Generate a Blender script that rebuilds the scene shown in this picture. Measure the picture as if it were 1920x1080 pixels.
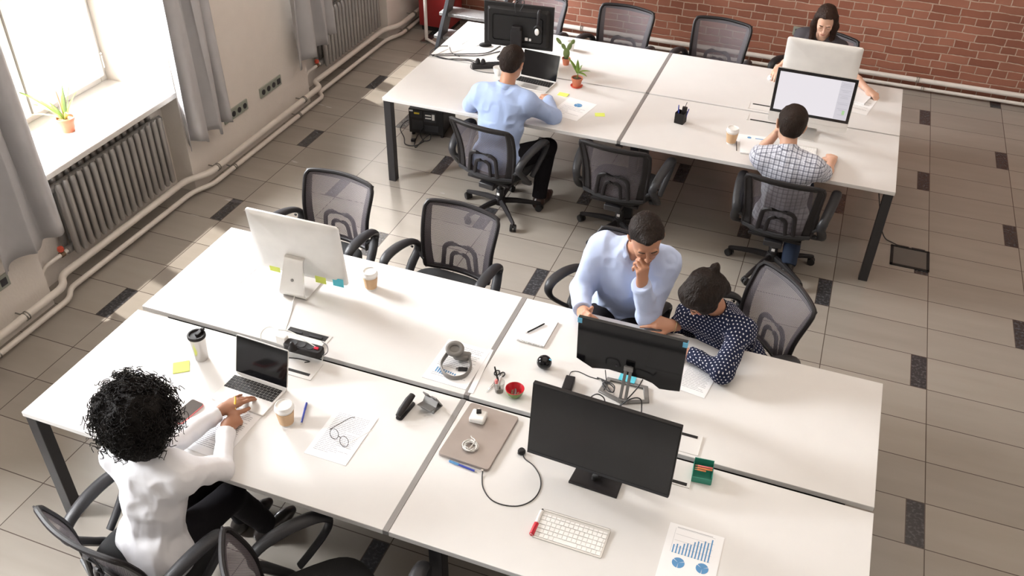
import bpy, math, random
import numpy as np
from mathutils import Vector, Matrix, noise
for o in list(bpy.data.objects): bpy.data.objects.remove(o)
scn = bpy.context.scene
COL = scn.collection
PI = math.pi
rnd = random.Random(7)

# ------------------------------------------------------------------ camera
FPX = 1720.50286
CAMP = Vector((-0.94992, -4.80055, 3.62119))
CAMR = (0.92529, -0.017194, 0.356527)
cd = bpy.data.cameras.new('camera'); cam = bpy.data.objects.new('camera', cd); COL.objects.link(cam)
cam.location = CAMP; cam.rotation_euler = CAMR
cd.sensor_fit = 'HORIZONTAL'; cd.sensor_width = 36.0; cd.lens = FPX/1920*36.0
cd.clip_start = .05; cd.clip_end = 100
scn.camera = cam
from mathutils import Euler
CR = Euler(CAMR).to_matrix()
def ray(u, v): return CR @ Vector(((u-960)/FPX, -(v-540)/FPX, -1))
def at(u, v, z):
    d = ray(u, v); return CAMP + d*((z-CAMP.z)/d.z)
def atx(u, v, x):
    d = ray(u, v); return CAMP + d*((x-CAMP.x)/d.x)
def aty(u, v, y):
    d = ray(u, v); return CAMP + d*((y-CAMP.y)/d.y)

# ------------------------------------------------------------------ light
w = bpy.data.worlds.new('world'); scn.world = w; w.use_nodes = True
nt = w.node_tree; bg = nt.nodes['Background']
bg.inputs[0].default_value = (1.0, .925, .845, 1); bg.inputs[1].default_value = 0.34
sun = bpy.data.lights.new('sun', 'SUN'); so = bpy.data.objects.new('sun', sun); COL.objects.link(so)
sun.energy = 5.0; sun.angle = math.radians(1.2); sun.color = (1, .95, .86)
so.rotation_euler = Vector((-.42, .10, .90)).to_track_quat('Z', 'Y').to_euler()
def area(name, loc, to, sx, sy, e, col=(1, 1, 1)):
    l = bpy.data.lights.new(name, 'AREA'); l.shape = 'RECTANGLE'; l.size = sx; l.size_y = sy
    l.energy = e; l.color = col
    o = bpy.data.objects.new(name, l); COL.objects.link(o); o.location = loc
    o.rotation_euler = (Vector(to)-Vector(loc)).to_track_quat('-Z', 'Y').to_euler()
    return o
for k, yc in enumerate((-3.95, -.75, 2.42)):
    area('window_daylight', (-8.3, yc, 3.7), (-4.4, yc, 1.2), 2.6, 2.6, 1750, (.965, .98, 1))
area('overhead_fill', (-1.4, -.6, 4.5), (-1.4, -.6, 0), 4.5, 6.5, 105, (1, .90, .80))  # unseen broad area light added overhead as soft fill, not a room fixture
scn.view_settings.view_transform = 'Standard'; scn.view_settings.look = 'None'
scn.view_settings.gamma = 1; scn.view_settings.exposure = 0.38

# ------------------------------------------------------------------ materials
def nd(nt, t, **k):
    n = nt.nodes.new(t)
    for a, b in k.items(): setattr(n, a, b)
    return n
def math_(nt, op, a, b=None, c=None):
    n = nd(nt, 'ShaderNodeMath', operation=op)
    for i, x in enumerate((a, b, c)):
        if x is None: continue
        if isinstance(x, (int, float)): n.inputs[i].default_value = x
        else: nt.links.new(x, n.inputs[i])
    return n.outputs[0]
def mixc(nt, f, a, b, mode='MIX'):
    n = nd(nt, 'ShaderNodeMix', data_type='RGBA', blend_type=mode)
    for i, x in ((0, f), (6, a), (7, b)):
        if isinstance(x, (int, float)): n.inputs[i].default_value = x
        elif isinstance(x, tuple): n.inputs[i].default_value = (*x, 1) if len(x) == 3 else x
        else: nt.links.new(x, n.inputs[i])
    return n.outputs[2]
def mat(name, col, rough=.5, metal=0, spec=.5, bump=None, vary=.04, coat=0, trans=0, emit=None):
    m = bpy.data.materials.new(name); m.use_nodes = True; t = m.node_tree; b = t.nodes['Principled BSDF']
    b.inputs['Roughness'].default_value = rough; b.inputs['Metallic'].default_value = metal
    b.inputs['Specular IOR Level'].default_value = spec
    b.inputs['Coat Weight'].default_value = coat
    b.inputs['Transmission Weight'].default_value = trans
    tc = nd(t, 'ShaderNodeTexCoord'); n = nd(t, 'ShaderNodeTexNoise'); n.inputs['Scale'].default_value = 9
    t.links.new(tc.outputs['Object'], n.inputs['Vector'])
    r = nd(t, 'ShaderNodeMapRange'); t.links.new(n.outputs[0], r.inputs[0])
    r.inputs[1].default_value = .3; r.inputs[2].default_value = .7; r.inputs[3].default_value = 1-vary; r.inputs[4].default_value = 1+vary
    c = mixc(t, 1.0, tuple(col), r.outputs[0], 'MULTIPLY'); t.links.new(c, b.inputs['Base Color'])
    if bump:
        sc, st = bump[0], bump[1]
        n2 = nd(t, 'ShaderNodeTexNoise'); n2.inputs['Scale'].default_value = sc; n2.inputs['Detail'].default_value = 3
        mp = nd(t, 'ShaderNodeMapping'); mp.inputs['Scale'].default_value = bump[2] if len(bump) > 2 else (1, 1, 1)
        t.links.new(tc.outputs['Object'], mp.inputs[0]); t.links.new(mp.outputs[0], n2.inputs['Vector'])
        bp = nd(t, 'ShaderNodeBump'); bp.inputs['Strength'].default_value = st; bp.inputs['Distance'].default_value = .01
        t.links.new(n2.outputs[0], bp.inputs['Height']); t.links.new(bp.outputs[0], b.inputs['Normal'])
    if emit: b.inputs['Emission Color'].default_value = (*emit[0], 1); b.inputs['Emission Strength'].default_value = emit[1]
    return m
MT = {}
def M(k): return MT[k]
MT['white_laminate'] = mat('white_laminate', (.68, .668, .655), .36, vary=.012)
MT['laminate_edge'] = mat('laminate_edge', (.66, .64, .60), .45)
MT['strip_metal'] = mat('strip_metal', (.27, .26, .255), .45, .3)
MT['black_metal'] = mat('black_metal', (.022, .021, .023), .42)
MT['black_plastic'] = mat('black_plastic', (.014, .012, .013), .5, spec=.3, bump=(300, .12))
MT['grey_plastic'] = mat('grey_plastic', (.024, .024, .027), .45, spec=.35, bump=(300, .12))
MT['seat_fabric'] = mat('seat_fabric', (.012, .012, .013), .9, bump=(500, .3))
MT['matte_black'] = mat('matte_black', (.014, .013, .013), .6, spec=.3)
MT['screen_black'] = mat('screen_black', (.010, .010, .011), .30, vary=.1)
MT['screen_gloss'] = mat('screen_gloss', (.005, .005, .006), .10, spec=.3, vary=.1)
MT['aluminium'] = mat('aluminium', (.70, .69, .67), .38, .75)
MT['silver_white'] = mat('silver_white', (.72, .71, .69), .42, .35)
MT['space_grey'] = mat('space_grey', (.36, .315, .29), .42, .55)
MT['white_plastic'] = mat('white_plastic', (.82, .81, .79), .35)
MT['cable_white'] = mat('cable_white', (.66, .65, .62), .5)
MT['cable_black'] = mat('cable_black', (.02, .02, .022), .5)
MT['pipe_paint'] = mat('pipe_paint', (.66, .61, .55), .38)
MT['pipe_paint_white'] = mat('pipe_paint_white', (.68, .64, .60), .35)
MT['clamp_steel'] = mat('clamp_steel', (.30, .29, .27), .35, .9)
MT['radiator_paint'] = mat('radiator_paint', (.34, .325, .31), .32, .45)
MT['curtain_cloth'] = mat('curtain_cloth', (.46, .45, .455), .85, bump=(900, .25))
MT['terracotta'] = mat('terracotta', (.52, .17, .09), .6, vary=.1)
MT['red_clay'] = mat('red_clay', (.62, .09, .05), .45)
MT['soil'] = mat('soil', (.07, .04, .025), .95, bump=(80, 1.), vary=.5)
MT['bark'] = mat('bark', (.50, .30, .17), .9, bump=(80, 1.), vary=.5)
MT['leaf'] = mat('leaf', (.16, .26, .04), .45, vary=.3)
MT['leaf_light'] = mat('leaf_light', (.42, .52, .12), .45, vary=.2)
MT['leaf_dark'] = mat('leaf_dark', (.085, .12, .04), .45, vary=.3)
MT['cactus'] = mat('cactus', (.13, .18, .05), .55, vary=.25, bump=(150, .5))
MT['bud'] = mat('bud', (.62, .26, .20), .6)
MT['cup_sleeve'] = mat('cup_sleeve', (.60, .40, .235), .7, vary=.05)
MT['paper'] = mat('paper', (.83, .83, .84), .8, vary=.01)
MT['sticky_yellow'] = mat('sticky_yellow', (.72, .82, .16), .75)
MT['sticky_cyan'] = mat('sticky_cyan', (.10, .55, .68), .7)
MT['ink_blue'] = mat('ink_blue', (.10, .27, .50), .8)
MT['ink_grey'] = mat('ink_grey', (.28, .28, .31), .8)
MT['pen_blue'] = mat('pen_blue', (.035, .06, .36), .35)
MT['pen_yellow'] = mat('pen_yellow', (.75, .48, .03), .35)
MT['marker_red'] = mat('marker_red', (.55, .02, .04), .35)
MT['steel'] = mat('steel', (.58, .56, .54), .25, .95)
MT['headphone_grey'] = mat('headphone_grey', (.20, .19, .18), .5)
MT['stand_grey'] = mat('stand_grey', (.22, .215, .21), .4, .5)
MT['green_plastic'] = mat('green_plastic', (.03, .27, .19), .35)
MT['bowl_red'] = mat('bowl_red', (.50, .015, .025), .25)
MT['bowl_green'] = mat('bowl_green', (.14, .25, .04), .3)
MT['pencil_orange'] = mat('pencil_orange', (.85, .30, .12), .5)
MT['pencil_pink'] = mat('pencil_pink', (.85, .25, .25), .5)
MT['red_paint'] = mat('red_paint', (.26, .02, .02), .35)
MT['tread_steel'] = mat('tread_steel', (.36, .35, .35), .4, .6, bump=(90, .8))
MT['stringer_paint'] = mat('stringer_paint', (.030, .032, .037), .4)
MT['socket_grey'] = mat('socket_grey', (.30, .32, .27), .5)
MT['socket_dark'] = mat('socket_dark', (.03, .03, .035), .5)
MT['upvc'] = mat('upvc', (.62, .60, .57), .35)
MT['seal'] = mat('seal', (.17, .15, .13), .7)
MT['red_led'] = mat('red_led', (.6, .01, .04), .4)
MT['label_yellow'] = mat('label_yellow', (.70, .55, .05), .6)
MT['bronze'] = mat('bronze', (.20, .13, .08), .5, .6)
MT['copper_tape'] = mat('tape_blue', (.12, .42, .62), .4)
MT['floor_box'] = mat('floor_box_lid', (.11, .10, .088), .55)
def glass(name, tint=(1, 1, 1), rough=.0):
    m = bpy.data.materials.new(name); m.use_nodes = True; t = m.node_tree; t.nodes.clear()
    o = nd(t, 'ShaderNodeOutputMaterial'); a = nd(t, 'ShaderNodeBsdfTransparent'); a.inputs[0].default_value = (*tint, 1)
    g = nd(t, 'ShaderNodeBsdfGlossy'); g.inputs['Roughness'].default_value = .03
    f = nd(t, 'ShaderNodeFresnel'); f.inputs[0].default_value = 1.45
    mx = nd(t, 'ShaderNodeMixShader'); gm = nd(t, 'ShaderNodeNewGeometry'); t.links.new(math_(t, 'MULTIPLY', f.outputs[0], math_(t, 'SUBTRACT', 1.0, gm.outputs['Backfacing'])), mx.inputs[0]); t.links.new(a.outputs[0], mx.inputs[1]); t.links.new(g.outputs[0], mx.inputs[2])
    t.links.new(mx.outputs[0], o.inputs[0]); return m
MT['glass'] = glass('window_glass'); MT['lens'] = glass('lens_glass', (.93, .94, .95)); MT['tumbler'] = glass('clear_plastic', (.85, .84, .83))
def mesh_fabric():
    m = bpy.data.materials.new('mesh_fabric'); m.use_nodes = True; t = m.node_tree; b = t.nodes['Principled BSDF']
    b.inputs['Base Color'].default_value = (.115, .10, .112, 1); b.inputs['Roughness'].default_value = .6
    tc = nd(t, 'ShaderNodeTexCoord'); s = nd(t, 'ShaderNodeSeparateXYZ'); t.links.new(tc.outputs['Object'], s.inputs[0])
    k = 2*PI/.0075
    zz = math_(t, 'FLOOR', math_(t, 'DIVIDE', s.outputs[2], .0065))
    a = math_(t, 'COSINE', math_(t, 'MULTIPLY', s.outputs[2], 2*PI/.0065))
    xo = math_(t, 'ADD', math_(t, 'MULTIPLY', s.outputs[0], k), math_(t, 'MULTIPLY', zz, PI))
    c = math_(t, 'COSINE', xo)
    hole = math_(t, 'GREATER_THAN', math_(t, 'SUBTRACT', c, a), .35)
    al = math_(t, 'SUBTRACT', 1.0, math_(t, 'MULTIPLY', hole, .93))
    t.links.new(al, b.inputs['Alpha']); return m
MT['mesh_fabric'] = mesh_fabric()

# ------------------------------------------------------------------ mesh helpers
class MB:
    def __init__(s): s.v = []; s.f = []
    def add(s, vs, fs, T=None):
        o = len(s.v)
        s.v += [tuple(T @ Vector(p)) if T is not None else tuple(p) for p in vs]
        s.f += [tuple(i+o for i in f) for f in fs]; return s
    def box(s, c, d, T=None):
        x, y, z = d[0]/2, d[1]/2, d[2]/2
        vs = [(c[0]+a*x, c[1]+b*y, c[2]+e*z) for a in (-1, 1) for b in (-1, 1) for e in (-1, 1)]
        return s.add(vs, [(0, 1, 3, 2), (4, 6, 7, 5), (0, 4, 5, 1), (2, 3, 7, 6), (0, 2, 6, 4), (1, 5, 7, 3)], T)
    def quad(s, ps, T=None): return s.add(ps, [tuple(range(len(ps)))], T)
    def rings(s, R, cap=True, closed=False, T=None):
        n = len(R[0]); vs = [p for r in R for p in r]; fs = []
        m = len(R)
        for i in range(m if closed else m-1):
            for j in range(n):
                a = i*n+j; b = i*n+(j+1) % n; c = ((i+1) % m)*n+(j+1) % n; d = ((i+1) % m)*n+j
                fs.append((a, b, c, d))
        if cap and not closed:
            fs.append(tuple(reversed(range(n)))); fs.append(tuple((m-1)*n+j for j in range(n)))
        return s.add(vs, fs, T)
    def cyl(s, p0, p1, r0, r1=None, seg=16, T=None, cap=True):
        return s.tube([p0, p1], [r0, r0 if r1 is None else r1], seg, T=T, cap=cap)
    def tube(s, pts, r, seg=8, closed=False, up=None, flat=1.0, T=None, cap=True):
        P = [Vector(p) for p in pts]; n = len(P); R = []
        prev = None
        for i in range(n):
            if closed: t = (P[(i+1) % n]-P[i-1])
            else: t = P[min(i+1, n-1)]-P[max(i-1, 0)]
            t = t.normalized() if t.length > 1e-9 else Vector((0, 0, 1))
            if up is not None: u = Vector(up)
            else: u = prev if prev is not None else (Vector((0, 0, 1)) if abs(t.z) < .9 else Vector((1, 0, 0)))
            a = (u - t*u.dot(t))
            if a.length < 1e-6: a = t.orthogonal()
            a.normalize(); b = t.cross(a); prev = a
            rr = r[i] if isinstance(r, (list, tuple)) else r
            R.append([P[i] + a*math.cos(2*PI*k/seg)*rr + b*math.sin(2*PI*k/seg)*rr*flat for k in range(seg)])
        return s.rings(R, cap, closed, T)
    def lathe(s, prof, seg=32, c=(0, 0, 0), T=None, cap=True):
        R = [[(c[0]+r*math.cos(2*PI*k/seg), c[1]+r*math.sin(2*PI*k/seg), c[2]+z) for k in range(seg)] for r, z in prof]
        return s.rings(R, cap, False, T)
    def prism(s, pts, z0, z1, T=None):
        return s.rings([[(x, y, z0) for x, y in pts], [(x, y, z1) for x, y in pts]], True, False, T)
    def ell(s, c, r, T=None, seg=16, n=10):
        R = []
        for i in range(1, n):
            a = PI*i/n - PI/2
            R.append([(c[0]+r[0]*math.cos(a)*math.cos(2*PI*k/seg), c[1]+r[1]*math.cos(a)*math.sin(2*PI*k/seg), c[2]+r[2]*math.sin(a)) for k in range(seg)])
        return s.rings(R, True, False, T)
    def grid(s, F, nu, nv, T=None):
        vs = [F(i/nu, j/nv) for j in range(nv+1) for i in range(nu+1)]
        fs = [(j*(nu+1)+i, j*(nu+1)+i+1, (j+1)*(nu+1)+i+1, (j+1)*(nu+1)+i) for j in range(nv) for i in range(nu)]
        return s.add(vs, fs, T)
    def build(s, name, m, parent=None, bevel=0, smooth=40, solid=0, sub=0, loc=None, rotz=0):
        me = bpy.data.meshes.new(name); me.from_pydata(s.v, [], s.f); me.update()
        return linkmesh(name, me, m, parent, bevel, smooth, solid, sub, loc, rotz)
def linkmesh(name, me, m, parent=None, bevel=0, smooth=40, solid=0, sub=0, loc=None, rotz=0):
    import bmesh
    bm = bmesh.new(); bm.from_mesh(me); bmesh.ops.recalc_face_normals(bm, faces=bm.faces); bm.to_mesh(me); bm.free()
    if smooth:
        me.polygons.foreach_set('use_smooth', [True]*len(me.polygons))
        try: me.set_sharp_from_angle(angle=math.radians(smooth))
        except Exception: pass
    me.materials.append(MT[m] if isinstance(m, str) else m)
    o = bpy.data.objects.new(name, me); COL.objects.link(o)
    if solid: d = o.modifiers.new('s', 'SOLIDIFY'); d.thickness = solid; d.offset = 0
    if bevel: d = o.modifiers.new('b', 'BEVEL'); d.width = bevel; d.segments = 2; d.limit_method = 'ANGLE'; d.angle_limit = math.radians(50)
    if sub: d = o.modifiers.new('u', 'SUBSURF'); d.levels = sub; d.render_levels = sub
    if parent: o.parent = parent
    if loc is not None: o.location = loc
    if rotz: o.rotation_euler.z = rotz
    return o
def thing(name, label, cat, loc=(0, 0, 0), rz=0, group=None):
    o = bpy.data.objects.new(name, None); COL.objects.link(o); o.empty_display_size = .1
    o.location = loc; o.rotation_euler = (0, 0, rz); o['label'] = label; o['category'] = cat
    if group: o['group'] = group
    return o
def tag(o, label, cat, group=None):
    o['label'] = label; o['category'] = cat
    if group: o['group'] = group
    return o
def struct(o): o['kind'] = 'structure'; return o
def dup(o, parent=None):
    c = o.copy(); COL.objects.link(c)
    if parent: c.parent = parent
    for ch in [x for x in bpy.data.objects if x.parent == o]: dup(ch, c)
    return c
def RT(loc=(0, 0, 0), rz=0, rx=0, ry=0): return Matrix.Translation(loc) @ Euler((rx, ry, rz)).to_matrix().to_4x4()
def smoothpath(pts, n=6, closed=False):
    P = [Vector(p) for p in pts]; N = len(P); out = []
    for i in range(N if closed else N-1):
        p0 = P[i-1] if (closed or i > 0) else P[0]*2-P[1]
        p1 = P[i]; p2 = P[(i+1) % N]; p3 = P[(i+2) % N] if (closed or i+2 < N) else P[-1]*2-P[-2]
        for k in range(n):
            t = k/n
            out.append(.5*((2*p1)+(p2-p0)*t+(2*p0-5*p1+4*p2-p3)*t*t+(3*p1-p0-3*p2+p3)*t**3))
    if not closed: out.append(P[-1])
    return out
def fillet(pts, r=.05, n=5):
    P = [Vector(p) for p in pts]; out = [P[0]]
    for i in range(1, len(P)-1):
        a = (P[i-1]-P[i]); b = (P[i+1]-P[i]); rr = min(r, a.length*.45, b.length*.45)
        A = P[i]+a.normalized()*rr; B = P[i]+b.normalized()*rr
        for k in range(n+1):
            t = k/n; out.append(A*(1-t)**2 + P[i]*2*t*(1-t) + B*t*t)
    out.append(P[-1]); return out
def roundrect(w, d, r, n=5):
    o = []
    for cx, cy, a0 in ((w/2-r, d/2-r, 0), (-w/2+r, d/2-r, 90), (-w/2+r, -d/2+r, 180), (w/2-r, -d/2+r, 270)):
        for k in range(n+1):
            a = math.radians(a0+90*k/n); o.append((cx+r*math.cos(a), cy+r*math.sin(a)))
    return o

# ------------------------------------------------------------------ the room
TR_, TL_ = .2988, .6
def floor_mat():
    m = bpy.data.materials.new('stone_tiles'); m.use_nodes = True; t = m.node_tree; b = t.nodes['Principled BSDF']
    tc = nd(t, 'ShaderNodeTexCoord'); s = nd(t, 'ShaderNodeSeparateXYZ'); t.links.new(tc.outputs['Object'], s.inputs[0])
    fx = math_(t, 'DIVIDE', s.outputs[0], TL_); fy = math_(t, 'DIVIDE', s.outputs[1], -TR_)
    ix = math_(t, 'FLOOR', fx); jy = math_(t, 'FLOOR', fy)
    ux = math_(t, 'SUBTRACT', fx, ix); uy = math_(t, 'SUBTRACT', fy, jy)
    i1 = math_(t, 'ADD', ix, 1.0)
    md = math_(t, 'FLOORED_MODULO', math_(t, 'ADD', jy, math_(t, 'MULTIPLY', i1, 2.0)), 4.0)
    ph = math_(t, 'LESS_THAN', md, .5)
    dk = math_(t, 'MULTIPLY', ph, math_(t, 'GREATER_THAN', ux, 1-.150))
    # joints
    jx = .0026/TL_; jyw = .0026/TR_
    e1 = math_(t, 'LESS_THAN', math_(t, 'MINIMUM', ux, math_(t, 'SUBTRACT', 1.0, ux)), jx)
    e2 = math_(t, 'LESS_THAN', math_(t, 'MINIMUM', uy, math_(t, 'SUBTRACT', 1.0, uy)), jyw)
    e3 = math_(t, 'MULTIPLY', ph, math_(t, 'LESS_THAN', math_(t, 'ABSOLUTE', math_(t, 'SUBTRACT', ux, 1-.150)), jx*.8))
    jn = math_(t, 'MAXIMUM', math_(t, 'MAXIMUM', e1, e2), e3)
    cb = nd(t, 'ShaderNodeCombineXYZ'); t.links.new(ix, cb.inputs[0]); t.links.new(jy, cb.inputs[1])
    wn = nd(t, 'ShaderNodeTexWhiteNoise', noise_dimensions='3D'); t.links.new(cb.outputs[0], wn.inputs[0])
    mp = nd(t, 'ShaderNodeVectorMath', operation='MULTIPLY'); mp.inputs[1].default_value = (1.2, 7, 1)
    t.links.new(tc.outputs['Object'], mp.inputs[0])
    ad = nd(t, 'ShaderNodeVectorMath', operation='ADD'); t.links.new(mp.outputs[0], ad.inputs[0])
    sc = nd(t, 'ShaderNodeVectorMath', operation='SCALE'); t.links.new(wn.outputs['Color'], sc.inputs[0]); sc.inputs['Scale'].default_value = 40
    t.links.new(sc.outputs[0], ad.inputs[1])
    n1 = nd(t, 'ShaderNodeTexNoise'); n1.inputs['Scale'].default_value = 1.3; n1.inputs['Detail'].default_value = 5; n1.inputs['Distortion'].default_value = .15
    t.links.new(ad.outputs[0], n1.inputs['Vector'])
    r = nd(t, 'ShaderNodeMapRange'); t.links.new(n1.outputs[0], r.inputs[0]); r.inputs[1].default_value = .25; r.inputs[2].default_value = .75
    c1 = mixc(t, r.outputs[0], (.280, .250, .217), (.312, .281, .247))
    tv = nd(t, 'ShaderNodeMapRange'); t.links.new(wn.outputs['Value'], tv.inputs[0]); tv.inputs[3].default_value = .93; tv.inputs[4].default_value = 1.07
    c1 = mixc(t, 1.0, c1, tv.outputs[0], 'MULTIPLY')
    n2 = nd(t, 'ShaderNodeTexNoise'); n2.inputs['Scale'].default_value = 60; n2.inputs['Detail'].default_value = 4; t.links.new(tc.outputs['Object'], n2.inputs['Vector'])
    r2 = nd(t, 'ShaderNodeMapRange'); t.links.new(n2.outputs[0], r2.inputs[0]); r2.inputs[1].default_value = .5; r2.inputs[2].default_value = .75
    cd2 = mixc(t, r2.outputs[0], (.035, .034, .036), (.10, .10, .11))
    c = mixc(t, dk, c1, cd2); c = mixc(t, jn, c, (.085, .065, .055)); t.links.new(c, b.inputs['Base Color'])
    rr = nd(t, 'ShaderNodeMapRange'); t.links.new(n1.outputs[0], rr.inputs[0]); rr.inputs[3].default_value = .20; rr.inputs[4].default_value = .30; b.inputs['Specular IOR Level'].default_value = .75
    t.links.new(rr.outputs[0], b.inputs['Roughness'])
    bp = nd(t, 'ShaderNodeBump'); bp.inputs['Strength'].default_value = .35; bp.inputs['Distance'].default_value = .002
    t.links.new(math_(t, 'SUBTRACT', 1.0, jn), bp.inputs['Height']); t.links.new(bp.outputs[0], b.inputs['Normal'])
    return m
def plaster_mat():
    return mat('painted_plaster', (.74, .685, .625), .75, bump=(55, .25), vary=.015)
def brick_mat():
    m = bpy.data.materials.new('red_brick'); m.use_nodes = True; t = m.node_tree; b = t.nodes['Principled BSDF']
    tc = nd(t, 'ShaderNodeTexCoord'); s = nd(t, 'ShaderNodeSeparateXYZ'); t.links.new(tc.outputs['Object'], s.inputs[0])
    nz = nd(t, 'ShaderNodeTexNoise'); nz.inputs['Scale'].default_value = 5; nz.inputs['Detail'].default_value = 4; t.links.new(tc.outputs['Object'], nz.inputs['Vector'])
    sp = nd(t, 'ShaderNodeSeparateColor'); t.links.new(nz.outputs['Color'], sp.inputs[0])
    X = math_(t, 'ADD', s.outputs[0], math_(t, 'MULTIPLY', math_(t, 'SUBTRACT', sp.outputs[0], .5), .035))
    Z = math_(t, 'ADD', s.outputs[2], math_(t, 'MULTIPLY', math_(t, 'SUBTRACT', sp.outputs[1], .5), .03))
    H = .072
    row = math_(t, 'FLOOR', math_(t, 'DIVIDE', Z, H)); fz = math_(t, 'SUBTRACT', math_(t, 'DIVIDE', Z, H), row)
    wr = nd(t, 'ShaderNodeTexWhiteNoise', noise_dimensions='1D'); t.links.new(row, wr.inputs['W'])
    hd = math_(t, 'LESS_THAN', math_(t, 'FLOORED_MODULO', row, 3.0), .5)
    W = math_(t, 'SUBTRACT', .245, math_(t, 'MULTIPLY', hd, .115))
    xs = math_(t, 'ADD', math_(t, 'DIVIDE', X, W), math_(t, 'MULTIPLY', wr.outputs[0], 7.0))
    cx = math_(t, 'FLOOR', xs); fxx = math_(t, 'SUBTRACT', xs, cx)
    dx = math_(t, 'MULTIPLY', math_(t, 'MINIMUM', fxx, math_(t, 'SUBTRACT', 1.0, fxx)), W)
    dz = math_(t, 'MULTIPLY', math_(t, 'MINIMUM', fz, math_(t, 'SUBTRACT', 1.0, fz)), H)
    dd = math_(t, 'MINIMUM', dx, dz)
    n3 = nd(t, 'ShaderNodeTexNoise'); n3.inputs['Scale'].default_value = 28; n3.inputs['Detail'].default_value = 5; t.links.new(tc.outputs['Object'], n3.inputs['Vector'])
    dd = math_(t, 'ADD', dd, math_(t, 'MULTIPLY', math_(t, 'SUBTRACT', n3.outputs[0], .5), .007))
    mr = nd(t, 'ShaderNodeMapRange', interpolation_type='SMOOTHSTEP'); t.links.new(dd, mr.inputs[0]); mr.inputs[1].default_value = .0025; mr.inputs[2].default_value = .0058
    cb = nd(t, 'ShaderNodeCombineXYZ'); t.links.new(cx, cb.inputs[0]); t.links.new(row, cb.inputs[1])
    wn = nd(t, 'ShaderNodeTexWhiteNoise', noise_dimensions='3D'); t.links.new(cb.outputs[0], wn.inputs[0])
    c = mixc(t, wn.outputs['Value'], (.24, .085, .052), (.35, .145, .095))
    n4 = nd(t, 'ShaderNodeTexNoise'); n4.inputs['Scale'].default_value = 1.6; n4.inputs['Detail'].default_value = 3; t.links.new(tc.outputs['Object'], n4.inputs['Vector'])
    r4 = nd(t, 'ShaderNodeMapRange'); t.links.new(n4.outputs[0], r4.inputs[0]); r4.inputs[1].default_value = .3; r4.inputs[2].default_value = .7; r4.inputs[3].default_value = .85; r4.inputs[4].default_value = 1.12
    c = mixc(t, 1.0, c, r4.outputs[0], 'MULTIPLY')
    c = mixc(t, mr.outputs[0], (.50, .37, .29), c); t.links.new(c, b.inputs['Base Color'])
    b.inputs['Roughness'].default_value = .55
    hh = math_(t, 'ADD', mr.outputs[0], math_(t, 'MULTIPLY', n3.outputs[0], .5))
    bp = nd(t, 'ShaderNodeBump'); bp.inputs['Strength'].default_value = .8; bp.inputs['Distance'].default_value = .006
    t.links.new(hh, bp.inputs['Height']); t.links.new(bp.outputs[0], b.inputs['Normal'])
    return m
MT['floor_tiles'] = floor_mat(); MT['plaster'] = plaster_mat(); MT['brick'] = brick_mat()
struct(MB().box((-1.6, -.4, -.05), (8.6, 10.2, .1)).build('floor', 'floor_tiles'))
struct(MB().box((-13.0, 0, -.55), (14.0, 24, .1)).build('ground_outside', mat('pale_paving', (.62, .61, .59), .9)))
YW = 4.06; XW = -5.2; NB = -5.36; XG = -5.77; SILL = .81; CEIL = 4.6
struct(MB().box((-1.4, YW+.1, CEIL/2), (8.0, .2, CEIL)).build('wall_back', 'brick'))
struct(MB().box((-1.9, -.7, CEIL+.05), (8.2, 9.6, .1)).build('ceiling', 'plaster'))
struct(MB().box((2.2, -.7, CEIL/2), (.2, 9.6, CEIL)).build('wall_right', 'plaster'))
NICHES = [(-4.65, -3.2), (-1.50, -.02), (1.65, 3.2)]
mb = MB(); y = -5.5
for a, b_ in NICHES + [(YW, YW)]:
    if a > y: mb.box(((XW-6.0)/2, (y+a)/2, CEIL/2), (6.0+XW, a-y, CEIL))
    if b_ > a:
        mb.box(((NB-6.0)/2, (a+b_)/2, (SILL-.04)/2), (6.0+NB, b_-a, SILL-.04))
        mb.box(((XW-6.0)/2, (a+b_)/2, (3.0+CEIL)/2), (6.0+XW, b_-a, CEIL-3.0))
    y = b_
struct(mb.build('wall_left', 'plaster', smooth=0))
wn_ = 0
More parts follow.
